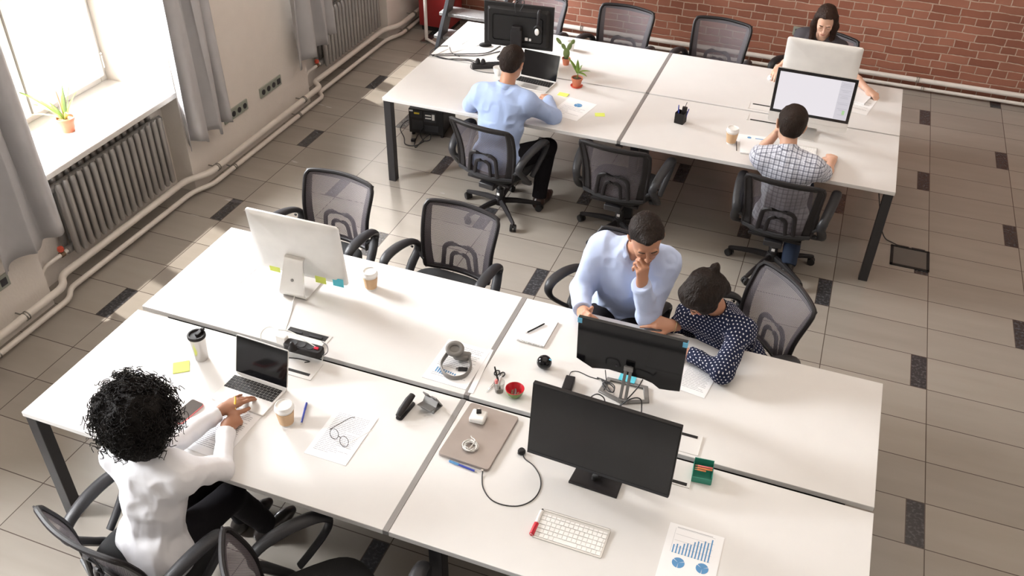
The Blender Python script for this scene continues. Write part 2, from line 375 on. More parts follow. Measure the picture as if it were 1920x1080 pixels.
for a, b_ in NICHES:
    wn_ += 1
    W_ = thing('window_%d' % wn_, 'x', 'x'); del W_['label']; del W_['category']; struct(W_)
    MB().box(((XW+.012+XG-.10)/2, (a+b_)/2, SILL-.02), (XW+.012-XG+.10, b_-a-.004, .04)).build('window_sill', 'upvc', W_, bevel=.006)
    fr = MB(); z0, z1 = SILL, 2.99; fw = .055
    for yy in (a+fw/2+.003, b_-fw/2-.003): fr.box((XG-.04, yy, (z0+z1)/2), (.07, fw, z1-z0))
    for zz in (z0+fw/2, z1-fw/2): fr.box((XG-.04, (a+b_)/2, zz), (.069, b_-a-.01-2*fw, fw))
    fr.box((XG-.045, (a+b_)/2, (z0+z1)/2), (.068, .10, z1-z0-2*fw-.002))
    fr.build('window_frame', 'upvc', W_, bevel=.004)
    ymid = (a+b_)/2
    for k, (ya, yb) in enumerate(((a+fw+.004, ymid-.006), (ymid+.006, b_-fw-.004))):
        sh = MB(); sw = .07
        for yy in (ya+sw/2, yb-sw/2): sh.box((XG+.005, yy, (z0+z1)/2), (.06, sw, z1-z0-2*fw))
        for zz in (z0+fw+sw/2, z1-fw-sw/2): sh.box((XG+.005, (ya+yb)/2, zz), (.059, yb-ya-2*sw, sw))
        so_ = sh.build('window_sash', 'upvc', W_, bevel=.004)
        MB().box((XG+.0, (ya+yb)/2, (z0+z1)/2), (.006, yb-ya-2*sw+.01, z1-z0-2*fw-2*sw+.01)).build('window_pane', 'glass', so_)
    sl = MB(); sl.box((XG+.036, ymid, (z0+z1)/2), (.004, .012, z1-z0-.12)); sl.build('window_seal', 'seal', W_)
    for zz in (z0+.11, z1-.25):
        hb = MB(); hb.cyl((XG+.035, b_-.045, zz), (XG+.035, b_-.045, zz+.09), .006); hb.cyl((XG+.035, b_-.045, zz+.1), (XG+.035, b_-.045, zz+.112), .008)
        hb.build('window_hinge', 'silver_white', W_)
# greenery beyond the window
def foliage(name, c, r, label, n=1500):
    t_ = thing(name, label, 'tree', (c[0], c[1], 0)); q = MB()
    for k in range(n):
        d = Vector((rnd.gauss(0, 1), rnd.gauss(0, 1), rnd.gauss(0, 1))).normalized()*(r*rnd.uniform(.55, 1))
        p = d + Vector((0, 0, c[2])); a = rnd.uniform(0, 6.28); s_ = rnd.uniform(.05, .10)
        T = Matrix.Translation(p) @ Euler((rnd.uniform(0, 3), rnd.uniform(0, 3), a)).to_matrix().to_4x4()
        q.add([(-s_, 0, 0), (0, -s_*.45, .01), (s_, 0, 0), (0, s_*.45, .01)], [(0, 1, 2, 3)], T)
    q.build('foliage', 'leaf_light', t_, smooth=0)
    MB().tube([(0, 0, -3), (.05, .03, c[2])], [.16, .07], 10).build('trunk', 'bark', t_)
foliage('garden_tree', (-10.4, .35, 1.2), 1.25, 'pale green leafy tree outside the window behind the sill plant')

# pipes
def pipe(name, label, pts, r, m, clamps, grp, out):
    t_ = thing(name, label, 'pipe', (0, 0, 0), group=grp)
    MB().tube(fillet(pts, .06), r, 14).build('pipe_run', m, t_)
    for c, d in clamps:
        q = MB(); c = Vector(c); d = Vector(d)
        for s_ in (-.009, .009): q.tube([c+d*(s_-.003), c+d*(s_+.003)], r+.006, 14)
        q.cyl(c, c+Vector(out)*(r+.055), .005); q.build('pipe_clamp', 'clamp_steel', t_)
    return t_
def leftpipe(z, r, xo, xi, lab, cl):
    pts = [(xo, -5.3, z), (xo, -4.72, z), (xi, -4.60, z), (xi, -3.26, z), (xo, -3.12, z), (xo, -1.46, z), (xi, -1.44, z) if 0 else (xi, -1.38, z),
           (xi, -.10, z), (xo, .06, z), (xo, 1.70, z), (xi, 1.76, z), (xi, 3.10, z), (xo, 3.28, z), (xo, 3.98, z)]
    pipe('heating_pipe', lab, pts, r, 'pipe_paint', [((xo, yy, z), (0, 1, 0)) for yy in cl], 'heating pipes along the window wall', (-1, 0, 0))
leftpipe(.135, .024, -5.115, -5.21, 'thicker cream heating pipe, upper of the two along the window wall', (-1.78, .16, 1.42, 3.62))
leftpipe(.045, .018, -5.10, -5.17, 'thinner cream heating pipe lying just above the floor along the window wall', (-2.05, .34, 1.30, 3.40))
for z, r, yy, lab in ((.105, .023, 4.0, 'thicker white heating pipe, upper of the two along the brick wall'), (.035, .016, 3.985, 'thinner white heating pipe, lower of the two along the brick wall')):
    xs_ = [-3.4, -2.05, -1.92 if z < .1 else -2.0, -.145 if z > .1 else -.085, 1.4]
    pipe('heating_pipe', lab, [(-4.95, yy, z), (2.3, yy, z)], r, 'pipe_paint_white', [((x_, yy, z), (1, 0, 0)) for x_ in sorted(set(xs_))], 'heating pipes along the brick wall', (0, 1, 0))

# radiators
def radiator(y0, y1, z0, z1, n, label):
    t_ = thing('radiator', label, 'radiator', (-5.27, (y0+y1)/2, 0)); L = y1-y0; p = L/n
    for k in range(n):
        yy = -L/2+p*(k+.5); q = MB()
        for xx, rr in ((.055, p*.36), (-.045, p*.36)):
            q.tube([(xx, yy, z0+.02), (xx, yy, z0+.04), (xx, yy, z1-.03), (xx, yy, z1-.012), (xx, yy, z1)], [rr*.6, rr, rr, rr*.9, rr*.55], 12)
        q.build('radiator_column', 'radiator_paint', t_)
    for zz in (z0+.05, z1-.045):
        MB().tube([(.004, -L/2-.01, zz), (.004, L/2+.01, zz)], .026, 14).build('header_tube', 'radiator_paint', t_)
    for s_ in (-1, 1):
        MB().tube([(.004, s_*L/2, z1-.045), (.004, s_*(L/2+.035), z1-.045)], [.02, .026], 6).build('end_cap', 'clamp_steel', t_)
    q = MB(); q.tube(fillet([(.004, -L/2, z0+.05), (.004, -L/2-.12, z0+.05), (-.02, -L/2-.19, z0+.03), (-.02, -L/2-.24, z0-.02)], .03), .014, 10); q.build('supply_pipe', 'pipe_paint', t_)
    MB().tube([(.004, -L/2-.04, z0+.05), (.004, -L/2-.07, z0+.05)], .02, 8).build('valve', 'bronze', t_)
    MB().lathe([(.018, -.01), (.022, 0), (.018, .018), (.008, .022)], 12, (.004, -L/2-.055, z0+.085)).build('valve_knob', 'red_clay', t_)
radiator(-1.22, -.19, .17, .70, 17, 'grey tubular radiator under the plant window sill')
radiator(1.98, 3.06, .17, .68, 18, 'grey tubular radiator beside the metal stairs')

# curtains
def curtain(label, x, y0t, y1t, y0b, y1b, zb, nf, seed, amp=.045, skew=0.0):
    r_ = random.Random(seed); ph = r_.uniform(0, 6)
    zt = 3.3
    def F(u, v):
        y0 = y0b+(y0t-y0b)*v; y1 = y1b+(y1t-y1b)*v; yy = y0+(y1-y0)*u
        a = amp*(1-.25*v)
        xx = x + a*math.sin(nf*2*PI*u+ph+.6*math.sin(2.2*v+ph)) + .35*a*math.sin(nf*4.1*PI*u+ph*2+v)
        zz = zb + skew*(u-.5) + .03*math.sin(nf*2*PI*u+ph+1.2) + (zt-zb)*v
        return (xx, yy + .02*math.sin(nf*2*PI*u*1.5+v*3), zz)
    o = MB().grid(F, 90, 40).build('curtain', 'curtain_cloth', None, solid=.004, smooth=80)
    return tag(o, label, 'curtain', 'grey window curtains')
CX = -5.08
curtain('grey curtain hanging left of the window sill plant', CX, -1.75, -1.44, -1.86, -1.38, .50, 2.1, 3, .05)
curtain('light grey curtain hanging between the sill plant window and the wall sockets', CX, -.12, .28, -.12, .36, .43, 2.6, 5, .05, -.03)
curtain('grey curtain hanging over the radiator beside the stairs', CX, 1.36, 1.76, 1.38, 1.96, .48, 2.6, 11, .05, .08)

# sockets
def socket_strip(label, P, n, wall, blank=(), grp='wall socket strips'):
    t_ = thing('wall_socket', label, 'socket', P, 0 if wall == 'y' else PI/2, grp)   # local x along wall, -y out of wall for 'y'
    w_ = .075*n+.01
    MB().box((0, -.006, 0), (w_, .012, .085)).build('socket_plate', 'socket_grey', t_, bevel=.003)
    for k in range(n):
        xx = -w_/2+.0425+.075*k
        if k in blank: MB().box((xx, -.0135, 0), (.045, .004, .045)).build('data_port', 'socket_dark', t_)
        else:
            q = MB(); q.cyl((xx, -.0165, 0), (xx, -.012, 0), .022, seg=20); q.build('socket_insert', 'socket_dark', t_)
def on_left(u, v): p = atx(u, v, XW); return (XW, p.y, p.z)
socket_strip('four gang grey wall socket strip just right of the middle curtain', on_left(441, 209), 4, 'x', (0,))
socket_strip('four gang grey wall socket strip farther from the curtain, nearer the pipes bend', on_left(506, 162), 4, 'x', (3,))
socket_strip('single grey framed wall socket below the left curtain', on_left(4, 528), 1, 'x', (0,))
p_ = aty(1503, 59, YW); socket_strip('double wall socket on the brick wall beside the dark haired woman', (p_.x, YW, p_.z), 2, 'y', (0,))

# stairs, red cabinet and post in the far corner
st = thing('metal_staircase', 'dark steel staircase with chequered metal treads by the brick wall', 'staircase', (-4.35, 3.0, 0))
def stairpt(u, v, y): return aty(u, v, y)
A0 = Vector((-.05, -.72, -.0)); A1 = Vector((.15, .80, 2.55))
q = MB(); x_ = 0.0
q.rings([[(x_-.018, y_, z_-.11), (x_+.018, y_, z_-.11), (x_+.018, y_, z_+.11), (x_-.018, y_, z_+.11)] for y_, z_ in ((-.60, .06), (.95, 2.10))]); q.build('stringer', 'stringer_paint', st, bevel=.003)
q = MB(); q.rings([[(x_-.018+.56, y_, z_-.11), (x_+.018+.56, y_, z_-.11), (x_+.018+.56, y_, z_+.11), (x_-.018+.56, y_, z_+.11)] for y_, z_ in ((-.60, .06), (.95, 2.10))]); q.build('stringer', 'stringer_paint', st, bevel=.003)
for k in range(11):
    z_ = .20+.17*k; y_ = -.42+.129*k
    MB().box((.245, y_, z_), (.63, .19, .030)).build('stair_tread', 'tread_steel', st, bevel=.003)
cb_ = thing('red_cabinet', 'dark red metal cabinet in the corner behind the stairs', 'cabinet', (-4.86, 3.74, 0))
MB().box((0, 0, .55), (.34, .34, 1.0)).build('cabinet_body', 'red_paint', cb_, bevel=.008)
MB().box((0, 0, .025), (.30, .30, .05)).build('plinth', 'matte_black', cb_)
MB().cyl((.0, -.18, .6), (.0, -.18, .7), .008).build('handle', 'steel', cb_)
ps = thing('handrail_post', 'thin white painted steel post in front of the stairs', 'post', (at(800, 78, 0).x, at(800, 78, 0).y, 0))
q = MB(); q.tube(fillet([(0, 0, .02), (0, 0, 1.5)], .05), .017, 12); q.build('post_tube', 'pipe_paint_white', ps)
q = MB(); q.tube([(0, 0, .03), (.16, -.10, .03)], .014, 10); q.build('foot_bar', 'pipe_paint_white', ps)
MB().box((0, 0, .006), (.10, .08, .012)).build('base_plate', 'clamp_steel', ps)
# ------------------------------------------------------------------ desks
HT = .6974; TH = .026
NX = (-3.961, -2.167, -.376); NB_Y = (-1.198, -1.987); NF_Y = (-2.018, -2.807)
FX = (-3.943, -2.165, -.381); FB_Y = (2.294, 1.485); FF_Y = (1.468, .668)
def desk(label, x0, x1, yb, yf, legs, hatch=None, seam=None, grp='white bench desks'):
    """x0..x1, yb back edge .. yf front edge; legs list of (x,y); hatch (x,side)"""
    cx, cy = (x0+x1)/2, (yb+yf)/2
    t_ = thing('office_desk', label, 'desk', (cx, cy, 0), group=grp)
    g = .0125
    L = x0+(g if x0 > seam-1 and abs(x0-seam) < .01 else 0); R_ = x1-(g if abs(x1-seam) < .01 else 0)
    MB().box(((L+R_)/2-cx, 0, HT-TH/2), (R_-L, abs(yb-yf), TH)).build('tabletop', 'white_laminate', t_, bevel=.002)
    for lx, ly in legs:
        MB().box((lx-cx, ly-cy, (HT-TH)/2), (.058, .058, HT-TH)).build('leg', 'black_metal', t_, bevel=.003)
    q = MB(); q.box((0, (yf-cy)*.55, HT-TH-.02), (x1-x0-.12, .04, .04)); q.box((0, (yb-cy)*.55, HT-TH-.02), (x1-x0-.12, .04, .04)); q.build('frame_rail', 'black_metal', t_)
    if hatch is not None:
        hx, hy, w_, d_, slot = hatch
        h = MB(); h.box((hx-cx, hy-cy, HT+.0012), (w_, d_, .003)); ho = h.build('cable_hatch', 'white_laminate', t_, bevel=.001)
        MB().box((hx-cx+slot[0], hy-cy+slot[1], HT+.0032), (slot[2], .016, .0014)).build('cable_slot', 'matte_black', ho)
        for sx in (-1, 1): MB().box((hx-cx+sx*w_/2, hy-cy, HT+.002), (.004, d_, .005)).build('hatch_rim', 'silver_white', ho)
    return t_
SN, SF = NX[1], FX[1]
i_ = .034
desk('near bench desk at back left, under the big silver monitor seen from behind', NX[0], NX[1], NB_Y[0], NB_Y[1], [(NX[0]+i_, NB_Y[0]-i_)], None, SN)
desk('near bench desk at back right, before the thinking man and polka dot woman', NX[1], NX[2], NB_Y[0], NB_Y[1], [(NX[2]-i_, NB_Y[0]-i_), (NX[1]+.20, NB_Y[0]-.10)], (at(1284, 825, HT).x-.10, NB_Y[1]+.075, .34, .12, (.10, .045, .10)), SN)
desk('near bench desk at front left, where the curly haired woman works on a laptop', NX[0], NX[1], NF_Y[0], NF_Y[1], [(NX[0]+i_, NF_Y[1]+i_)], (at(545, 690, HT).x-.04, NF_Y[0]-.085, .34, .12, (.09, -.03, .12)), SN)
desk('near bench desk at front right, under the large dark monitor and white keyboard', NX[1], NX[2], NF_Y[0], NF_Y[1], [(NX[2]-i_, NF_Y[1]+i_), (NX[1]+.20, NF_Y[1]+.05)], (at(1270, 888, HT).x-.11, NF_Y[0]-.085, .34, .12, (.125, -.045, .07)), SN)
desk('far bench desk at back left, under the black monitor with headphones', FX[0], FX[1], FB_Y[0], FB_Y[1], [(FX[0]+i_, FB_Y[0]-i_)], None, SF)
desk('far bench desk at back right, where the dark haired woman sits', FX[1], FX[2], FB_Y[0], FB_Y[1], [(FX[2]-i_, FB_Y[0]-i_), (FX[1]+.2, FB_Y[0]-.10)], (at(1430, 205, HT).x+.08, FB_Y[1]+.075, .36, .10, (-.01, .035, .30)), SF)
desk('far bench desk at front left, where the light blue shirted man sits seen from behind', FX[0], FX[1], FF_Y[0], FF_Y[1], [(FX[0]+i_, FF_Y[1]+i_)], None, SF)
desk('far bench desk at front right, where the man in the checked shirt sits', FX[1], FX[2], FF_Y[0], FF_Y[1], [(FX[2]-i_, FF_Y[1]+i_), (FX[1]+.095, FF_Y[1]+.12), (FX[1]+.10, FF_Y[1]+.45)], (at(1430, 222, HT).x+.08, FF_Y[0]-.10, .36, .10, (-.01, -.035, .30)), SF)
for x_, (ya, yb), lab in ((SN, NB_Y, 'grey metal strip between the two back desks of the near bench'), (SN, NF_Y, 'grey metal strip between the two front desks of the near bench'),
                          (SF, FB_Y, 'grey metal strip between the two back desks of the far bench'), (SF, FF_Y, 'grey metal strip between the two front desks of the far bench')):
    t_ = thing('joint_strip', lab, 'desk trim', (x_, (ya+yb)/2, 0), group='desk joint strips')
    MB().box((0, 0, HT-.010), (.0245, abs(ya-yb)+.002, .0225)).build('strip', 'strip_metal', t_)
    MB().box((0, 0, HT-.040), (.05, abs(ya-yb)-.06, .03)).build('support_rail', 'black_metal', t_)
for x0, x1, yc, lab in ((NX[0], NX[2], -2.0025, 'black cable tray in the gap of the near bench'), (FX[0], FX[2], 1.476, 'black cable tray in the gap of the far bench')):
    t_ = thing('cable_tray', lab, 'cable tray', ((x0+x1)/2, yc, 0))
    q = MB(); L = x1-x0-.2; q.box((0, 0, .56), (L, .14, .006)); q.box((0, -.07, .60), (L, .006, .08)); q.box((0, .07, .60), (L, .006, .08))
    q.build('tray', 'black_metal', t_)
    for s_ in (-.4, 0, .4): MB().box((s_*L, 0, .615), (.03, .10, .10)).build('bracket', 'black_metal', t_)

# ------------------------------------------------------------------ office chairs
def make_chair():
    t_ = thing('office_chair', 'x', 'chair')
    def hw(t): return .212+.026*min(1, t*1.15)
    def S(u, t, off=0.0):        # backrest surface, u -1..1
        w_ = hw(t); x = u*w_
        y = -.232 + .015*math.sin(PI*t)*1.6 - .085*max(t, 0)**1.5 + .038*u*u - off
        return (x, y, .415+.405*t + .0*u)
    outline = []
    cs = .16
    for k in range(13): outline.append((-1+2*k/12, 0) if 0 else (-1+2*k/12, .0))
    path = [(-1, .0+.05), (-1, .5), (-1, .86), (-.965, .95), (-.86, .992), (-.4, 1.005), (0, 1.01), (.4, 1.005), (.86, .992), (.965, .95), (1, .86), (1, .5), (1, .05), (.9, .0), (.4, -.01), (0, -.012), (-.4, -.01), (-.9, 0)]
    P = smoothpath([S(u, t) for u, t in path], 4, True)
    MB().tube(P, .0125, 8, closed=True).build('back_frame', 'black_plastic', t_)
    q = MB()
    for s_ in (-1, 1):
        q.grid(lambda a, b: S(s_*(1-.20*(1-a)*(1.25-b*.45)), b, .004), 4, 16)
    q.grid(lambda a, b: S(-.9+1.8*a, .93+.07*b, .004), 12, 2)
    q.build('side_band', 'black_plastic', t_, solid=.006, smooth=80)
    MB().grid(lambda a, b: S(-.97+1.94*a, .01+.98*b), 14, 16).build('back_mesh', 'mesh_fabric', t_, smooth=80)
    bar = smoothpath([S(-1.0, .01, .012), S(-.5, .0, .014), S(0, -.01, .015), S(.5, .0, .014), S(1.0, .01, .012)], 4)
    MB().tube(bar, .014, 8, up=(0, 0, 1), flat=.7).build('back_crossbar', 'grey_plastic', t_)
    lum = MB()
    a1 = fillet([S(-.53, .02, .014), S(-.45, .36, .014), S(-.30, .42, .014), S(.30, .42, .014), S(.45, .36, .014), S(.53, .02, .014)], .03, 4)
    a2 = fillet([S(-.30, .02, .014), S(-.24, .24, .014), S(-.15, .285, .014), S(.15, .285, .014), S(.24, .24, .014), S(.30, .02, .014)], .025, 4)
    lum.tube(a1, .015, 8, up=(1, 0, 0), flat=.75); lum.tube(a2, .0135, 8, up=(1, 0, 0), flat=.75)
    lum.build('lumbar_support', 'black_plastic', t_)
    # seat
    R = []
    for z, k in ((.345, .80), (.352, .93), (.372, 1.0), (.398, 1.0), (.415, .95), (.424, .84), (.427, .6), (.428, .25)):
        ring = []
        for j in range(36):
            a = 2*PI*j/36; c, s_ = math.cos(a), math.sin(a)
            e = .62; x = .235*k*math.copysign(abs(c)**e, c); y = .225*k*math.copysign(abs(s_)**e, s_)+.015
            ring.append((x, y, z - .025*max(0, (y-.12)/.12)**2*(z-.345)/.08 + .012*abs(x/.235)**2*(k > .5)))
        R.append(ring)
    MB().rings(R).build('seat', 'seat_fabric', t_, smooth=60)
    MB().prism([(-.17, -.17), (.17, -.17), (.15, .17), (-.15, .17)], .325, .348).build('seat_plate', 'black_plastic', t_, bevel=.005)
    MB().prism([(-.06, -.20), (.06, -.20), (.055, .06), (-.055, .06)], .285, .326).build('tilt_mechanism', 'black_metal', t_, bevel=.006)
    MB().tube([(.05, .0, .31), (.20, .02, .31), (.24, .03, .305)], .006, 8).build('height_lever', 'black_plastic', t_)
    for s_ in (-1, 1):
        x = .272*s_
        pts = [(x*.80, -.05, .335), (x*.97, -.06, .345), (x*1.03, -.10, .375), (x*1.02, -.155, .44), (x*.98, -.205, .50), (x*1.0, -.205, .545),
               (x*1.04, -.15, .585), (x*1.08, -.05, .612), (x*1.10, .05, .618), (x*1.10, .105, .605), (x*1.09, .125, .570), (x*1.07, .10, .515), (x*1.03, .03, .44), (x*1.0, -.03, .385)]
        r_ = [1.5*r for r in (.014, .016, .019, .020, .019, .019, .020, .022, .022, .020, .017, .0145, .0135, .013)]
        P = smoothpath(pts, 4); rr = []
        for i in range(len(P)):
            f = i/4; a = int(min(f, len(r_)-1)); b = min(a+1, len(r_)-1); rr.append(r_[a]+(r_[b]-r_[a])*(f-a))
        q = MB(); q.tube(P, rr, 10, up=(1, 0, 0), flat=.62); ar = q.build('armrest', 'grey_plastic', t_)
        q = MB()
        for yy, zz in ((-.185, .525), (-.150, .445)): q.cyl((x*1.02+s_*.012, yy, zz), (x*1.02+s_*.023, yy-.002, zz), .007, seg=10)
        q.build('bolt', 'matte_black', ar)
        MB().tube([S(s_*1.0, .12, .0), (x*.98, -.20, .50)], .014, 8).build('arm_bracket', 'grey_plastic', ar)
    q = MB(); q.cyl((0, 0, .10), (0, 0, .19), .028, seg=18); q.cyl((0, 0, .19), (0, 0, .30), .017, seg=14); q.build('gas_lift', 'black_metal', t_)
    MB().box((.0, -.0285, .155), (.022, .001, .020)).build('label_tag', 'white_plastic', t_)
    MB().lathe([(.03, .06), (.045, .07), (.045, .10), (.034, .125)], 20).build('base_hub', 'black_plastic', t_)
    for k in range(5):
        a = 2*PI*k/5+.55; c, s_ = math.cos(a), math.sin(a)
        q = MB(); q.tube([(c*.02, s_*.02, .093), (c*.12, s_*.12, .090), (c*.22, s_*.22, .076), (c*.285, s_*.285, .064), (c*.30, s_*.30, .062)], [.024, .022, .018, .016, .010], 8, up=(0, 0, 1), flat=.85)
        lg = q.build('base_leg', 'black_plastic', t_)
        q = MB(); cx, cy = c*.29, s_*.29; aa = a+1.1; d = Vector((math.cos(aa), math.sin(aa), 0))
        for g_ in (-1, 1): q.cyl(Vector((cx, cy, .0255))+d*g_*.006, Vector((cx, cy, .0255))+d*g_*.022, .025, seg=16)
        q.cyl((cx, cy, .03), (cx, cy, .062), .007, seg=8); q.tube([Vector((cx, cy, .045))-d*.02, Vector((cx, cy, .045))+d*.02], .013, 8)
        q.build('caster', 'matte_black', lg)
    return t_
chair0 = make_chair(); first_ = [True]
def chair(label, x, y, rz, grp, sz=1.0, dz=0):
    o = chair0 if first_[0] else dup(chair0)
    first_[0] = False
    o.location = (x, y, dz); o.rotation_euler = (0, 0, rz); o.scale = (1, 1, sz); o['label'] = label; o['group'] = grp
    return o
G1 = 'mesh office chairs at the near bench'; G2 = 'mesh office chairs at the far bench'
chair('empty mesh office chair behind the big silver monitor at the near bench', -3.575, -.925, 3.06, G1)
chair('empty mesh office chair behind the near bench, right of the paper coffee cup', -2.755, -.975, 3.05, G1)
chair('mesh office chair on which the thinking man in the blue shirt sits', -1.80, -.905, 2.836, G1)
chair('turned mesh office chair on which the polka dot woman sits', -1.10, -.93, 2.28, G1)
chair('mesh office chair on which the curly haired woman sits', -3.13, -3.04, -.20, G1)
chair('empty turned mesh office chair at the front, right of the curly haired woman', -2.33, -3.05, -.76, G1)
chair('empty mesh office chair at the front edge, mostly outside the picture, below the keyboard', -1.69, -2.93, .05, G1)
chair('mesh office chair holding the man in the light blue shirt seen from behind', -2.985, .585, -.17, G2)
chair('empty mesh office chair between the two men seen from behind', -2.10, .635, -.07, G2)
chair('mesh office chair holding the man in the checked shirt', -1.02, .605, -.06, G2)
chair('empty mesh office chair behind the black monitor by the brick wall', -3.44, 2.41, 3.0, G2, 1.06)
chair('empty mesh office chair by the brick wall, nearer to the cactus', -2.67, 2.40, 3.03, G2, 1.06)
chair('empty mesh office chair by the brick wall, nearer to the dark haired woman', -1.865, 2.42, 3.03, G2, 1.06)
chair('mesh office chair holding the dark haired woman by the brick wall', -1.07, 2.62, 2.82, G2)

# ------------------------------------------------------------------ monitors
def imac(label, loc, rz, tilt, screen='screen_black', lit=False):
    """all-in-one, screen faces local -y"""
    t_ = thing('desktop_computer', label, 'computer', (loc[0], loc[1], HT), rz)
    W_, H_ = .525, .385; zc = .065+H_/2
    T = Matrix.Translation((0, 0, zc)) @ Euler((tilt, 0, 0)).to_matrix().to_4x4()
    q = MB(); rr = roundrect(W_, H_, .018); n = len(rr)
    def ring(k, y): return [(x*k, y, z*k if 1 else 0) for x, z in rr]
    q.rings([ring(1, -.004), ring(1, .004), ring(.985, .008), ring(.80, .020), ring(.5, .030), ring(.2, .034)], True, False, T)
    body = q.build('body', 'silver_white', t_, smooth=50)
    MB().box((0, -.0045, .034), (W_-.006, .002, H_-.074), T).build('screen_glass', 'screen_black', t_)
    if lit:
        sw, sh = W_-.045, H_-.115
        MB().box((0, -.0062, .034), (sw, .001, sh), T).build('screen_image', mat('lit_screen', (.0, .0, .0), .3, emit=((.80, .76, .80), .78)), t_)
        q = MB(); g = mat('screen_panel_grey', (0, 0, 0), .3, emit=((.66, .63, .68), .74)); q.box((sw*.41, -.0072, .034), (sw*.17, .0006, sh*.98), T); q.build('screen_sidebar', g, t_)
        q = MB(); g2 = mat('screen_text_grey', (0, 0, 0), .3, emit=((.46, .45, .49), .7))
        for a in range(22):
            zz = .034+sh*(.47-.04*a)
            if a in (3, 8, 13): q.box((sw*.41, -.0078, zz), (sw*.165, .0004, .0012), T)
            elif a % 4 in (1, 2): q.box((sw*.41, -.0078, zz), (sw*(.08+.025*(a % 3)), .0004, .002), T)
        q.build('screen_text', g2, t_)
        MB().box((sw*.44, -.0078, .034-sh*.30), (sw*.035, .0004, sh*.11), T).build('green_icon', mat('screen_green', (0, 0, 0), .3, emit=((.40, .62, .32), .8)), t_)
        q = MB(); q.box((0, -.005, -.16), (W_-.006, .001, .001), T); q.build('chin_line', 'aluminium', t_)
    # stand, an L of bent sheet
    pts = [(.0, -.085, .004), (.0, .075, .004), (.0, .100, .012), (.0, .108, .035), (.0, .052, .20), (.0, .045, .215), (0, .02, .218)]
    P = fillet(pts, .02, 4); q = MB()
    def w2(p): return .084 if p[2] < .02 else .084-.022*min(1, (p[2]-.02)/.18)
    R = [[(-w2(p)*.9, p[1], p[2]-.003), (w2(p)*.9, p[1], p[2]-.003), (w2(p)*.9, p[1]+.001, p[2]+.003), (-w2(p)*.9, p[1]+.001, p[2]+.003)] for p in P]
    # offset thickness along y for the upright
    R = []
    for i, p in enumerate(P):
        tg = (P[min(i+1, len(P)-1)]-P[max(i-1, 0)]).normalized(); nn = Vector((0, -tg.z, tg.y))*.004; w_ = w2(p)*.88
        R.append([(-w_, p.y-nn.y, p.z-nn.z), (w_, p.y-nn.y, p.z-nn.z), (w_, p.y+nn.y, p.z+nn.z), (-w_, p.y+nn.y, p.z+nn.z)])
    q.rings(R); q.build('stand', 'aluminium', t_, smooth=60)
    MB().cyl((0, .083, .105), (0, .092, .108), .008, seg=20).build('cable_hole', 'stand_grey', t_)
    return t_
im1 = imac('silver desktop computer seen from behind, with yellow and blue notes under its rim, near bench', (-3.281, -1.545, HT), PI+.014, -.107)
im2 = imac('silver desktop computer seen from behind, in front of the dark haired woman', (-1.003, 1.84, HT), PI-.03, -.10)
im3 = imac('desktop computer with a lit pale screen facing the man in the checked shirt', (-1.000, 1.245, HT), -.018, -.03, lit=True)
def flatbox(w_, d_, h_, r=.01): return roundrect(w_, d_, r)
# large dark monitor, near bench front right
mB = thing('computer_monitor', 'large flat dark monitor with its blank screen facing the camera', 'monitor', (-1.467, -2.265, HT), -.048)
T = Matrix.Translation((0, 0, .247)) @ Euler((-.104, 0, 0)).to_matrix().to_4x4()
MB().box((0, .008, 0), (.610, .022, .362), T).build('housing', 'matte_black', mB, bevel=.003)
MB().box((0, -.0035, .006), (.600, .002, .342), T).build('screen', 'screen_black', mB)
MB().box((0, -.0036, -.173), (.606, .004, .014), T).build('chin', 'grey_plastic', mB)
MB().box((0, .045, .01), (.20, .05, .20), T).build('rear_housing', 'black_plastic', mB, bevel=.01)
MB().prism([(-.105, -.055), (.105, -.055), (.098, .10), (-.098, .10)], 0, .010).build('stand_base', 'black_plastic', mB, bevel=.003)
MB().prism([(-.035, .05), (.035, .05), (.03, .085), (-.03, .085)], .01, .25).build('stand_neck', 'black_plastic', mB, bevel=.006)
MB().tube([(-.01, .0, .010), (-.01, .0, .03), (.01, .002, .04)], .012, 12).build('cable_holder', 'matte_black', mB)

# glossy monitor with slotted stand (back to the camera)
mA = thing('computer_monitor', 'glossy black monitor with wavy lower edge and slotted grey stand, held by the thinking man', 'monitor', (-1.494, -1.70, HT), .007)
T = Matrix.Translation((0, .0, .242)) @ Euler((.077, 0, 0)).to_matrix().to_4x4()
W_, H_ = .487, .292
low = [(-W_/2, .030), (-W_*.34, -.012), (-W_*.26, -.002), (-W_*.18, 0.006), (0, .0), (W_*.15, -.001), (W_*.24, -.013), (W_*.31, -.038), (W_*.40, -.032), (W_/2, -.022)]
ptsA = [(x, -H_/2+z+.006) for x, z in low]+[(W_/2, H_/2), (-W_/2, H_/2)]
q = MB(); q.rings([[(x, -.006, z) for x, z in ptsA], [(x, .012, z) for x, z in ptsA]], True, False, T); q.build('housing', 'screen_gloss', mA, bevel=.0015)
MB().box((0, .0135, .01), (W_-.01, .002, H_-.04), T).build('screen', 'screen_black', mA)
for s_ in (-1, 1):
    MB().box((s_*(W_/2-.008), .002, H_/2-.016), (.021, .022, .028), T).build('blue_tape', 'copper_tape', mA, bevel=.001)
MB().box((-.055, -.0068, -.098), (.010, .001, .012), T).build('logo_mark', 'grey_plastic', mA)
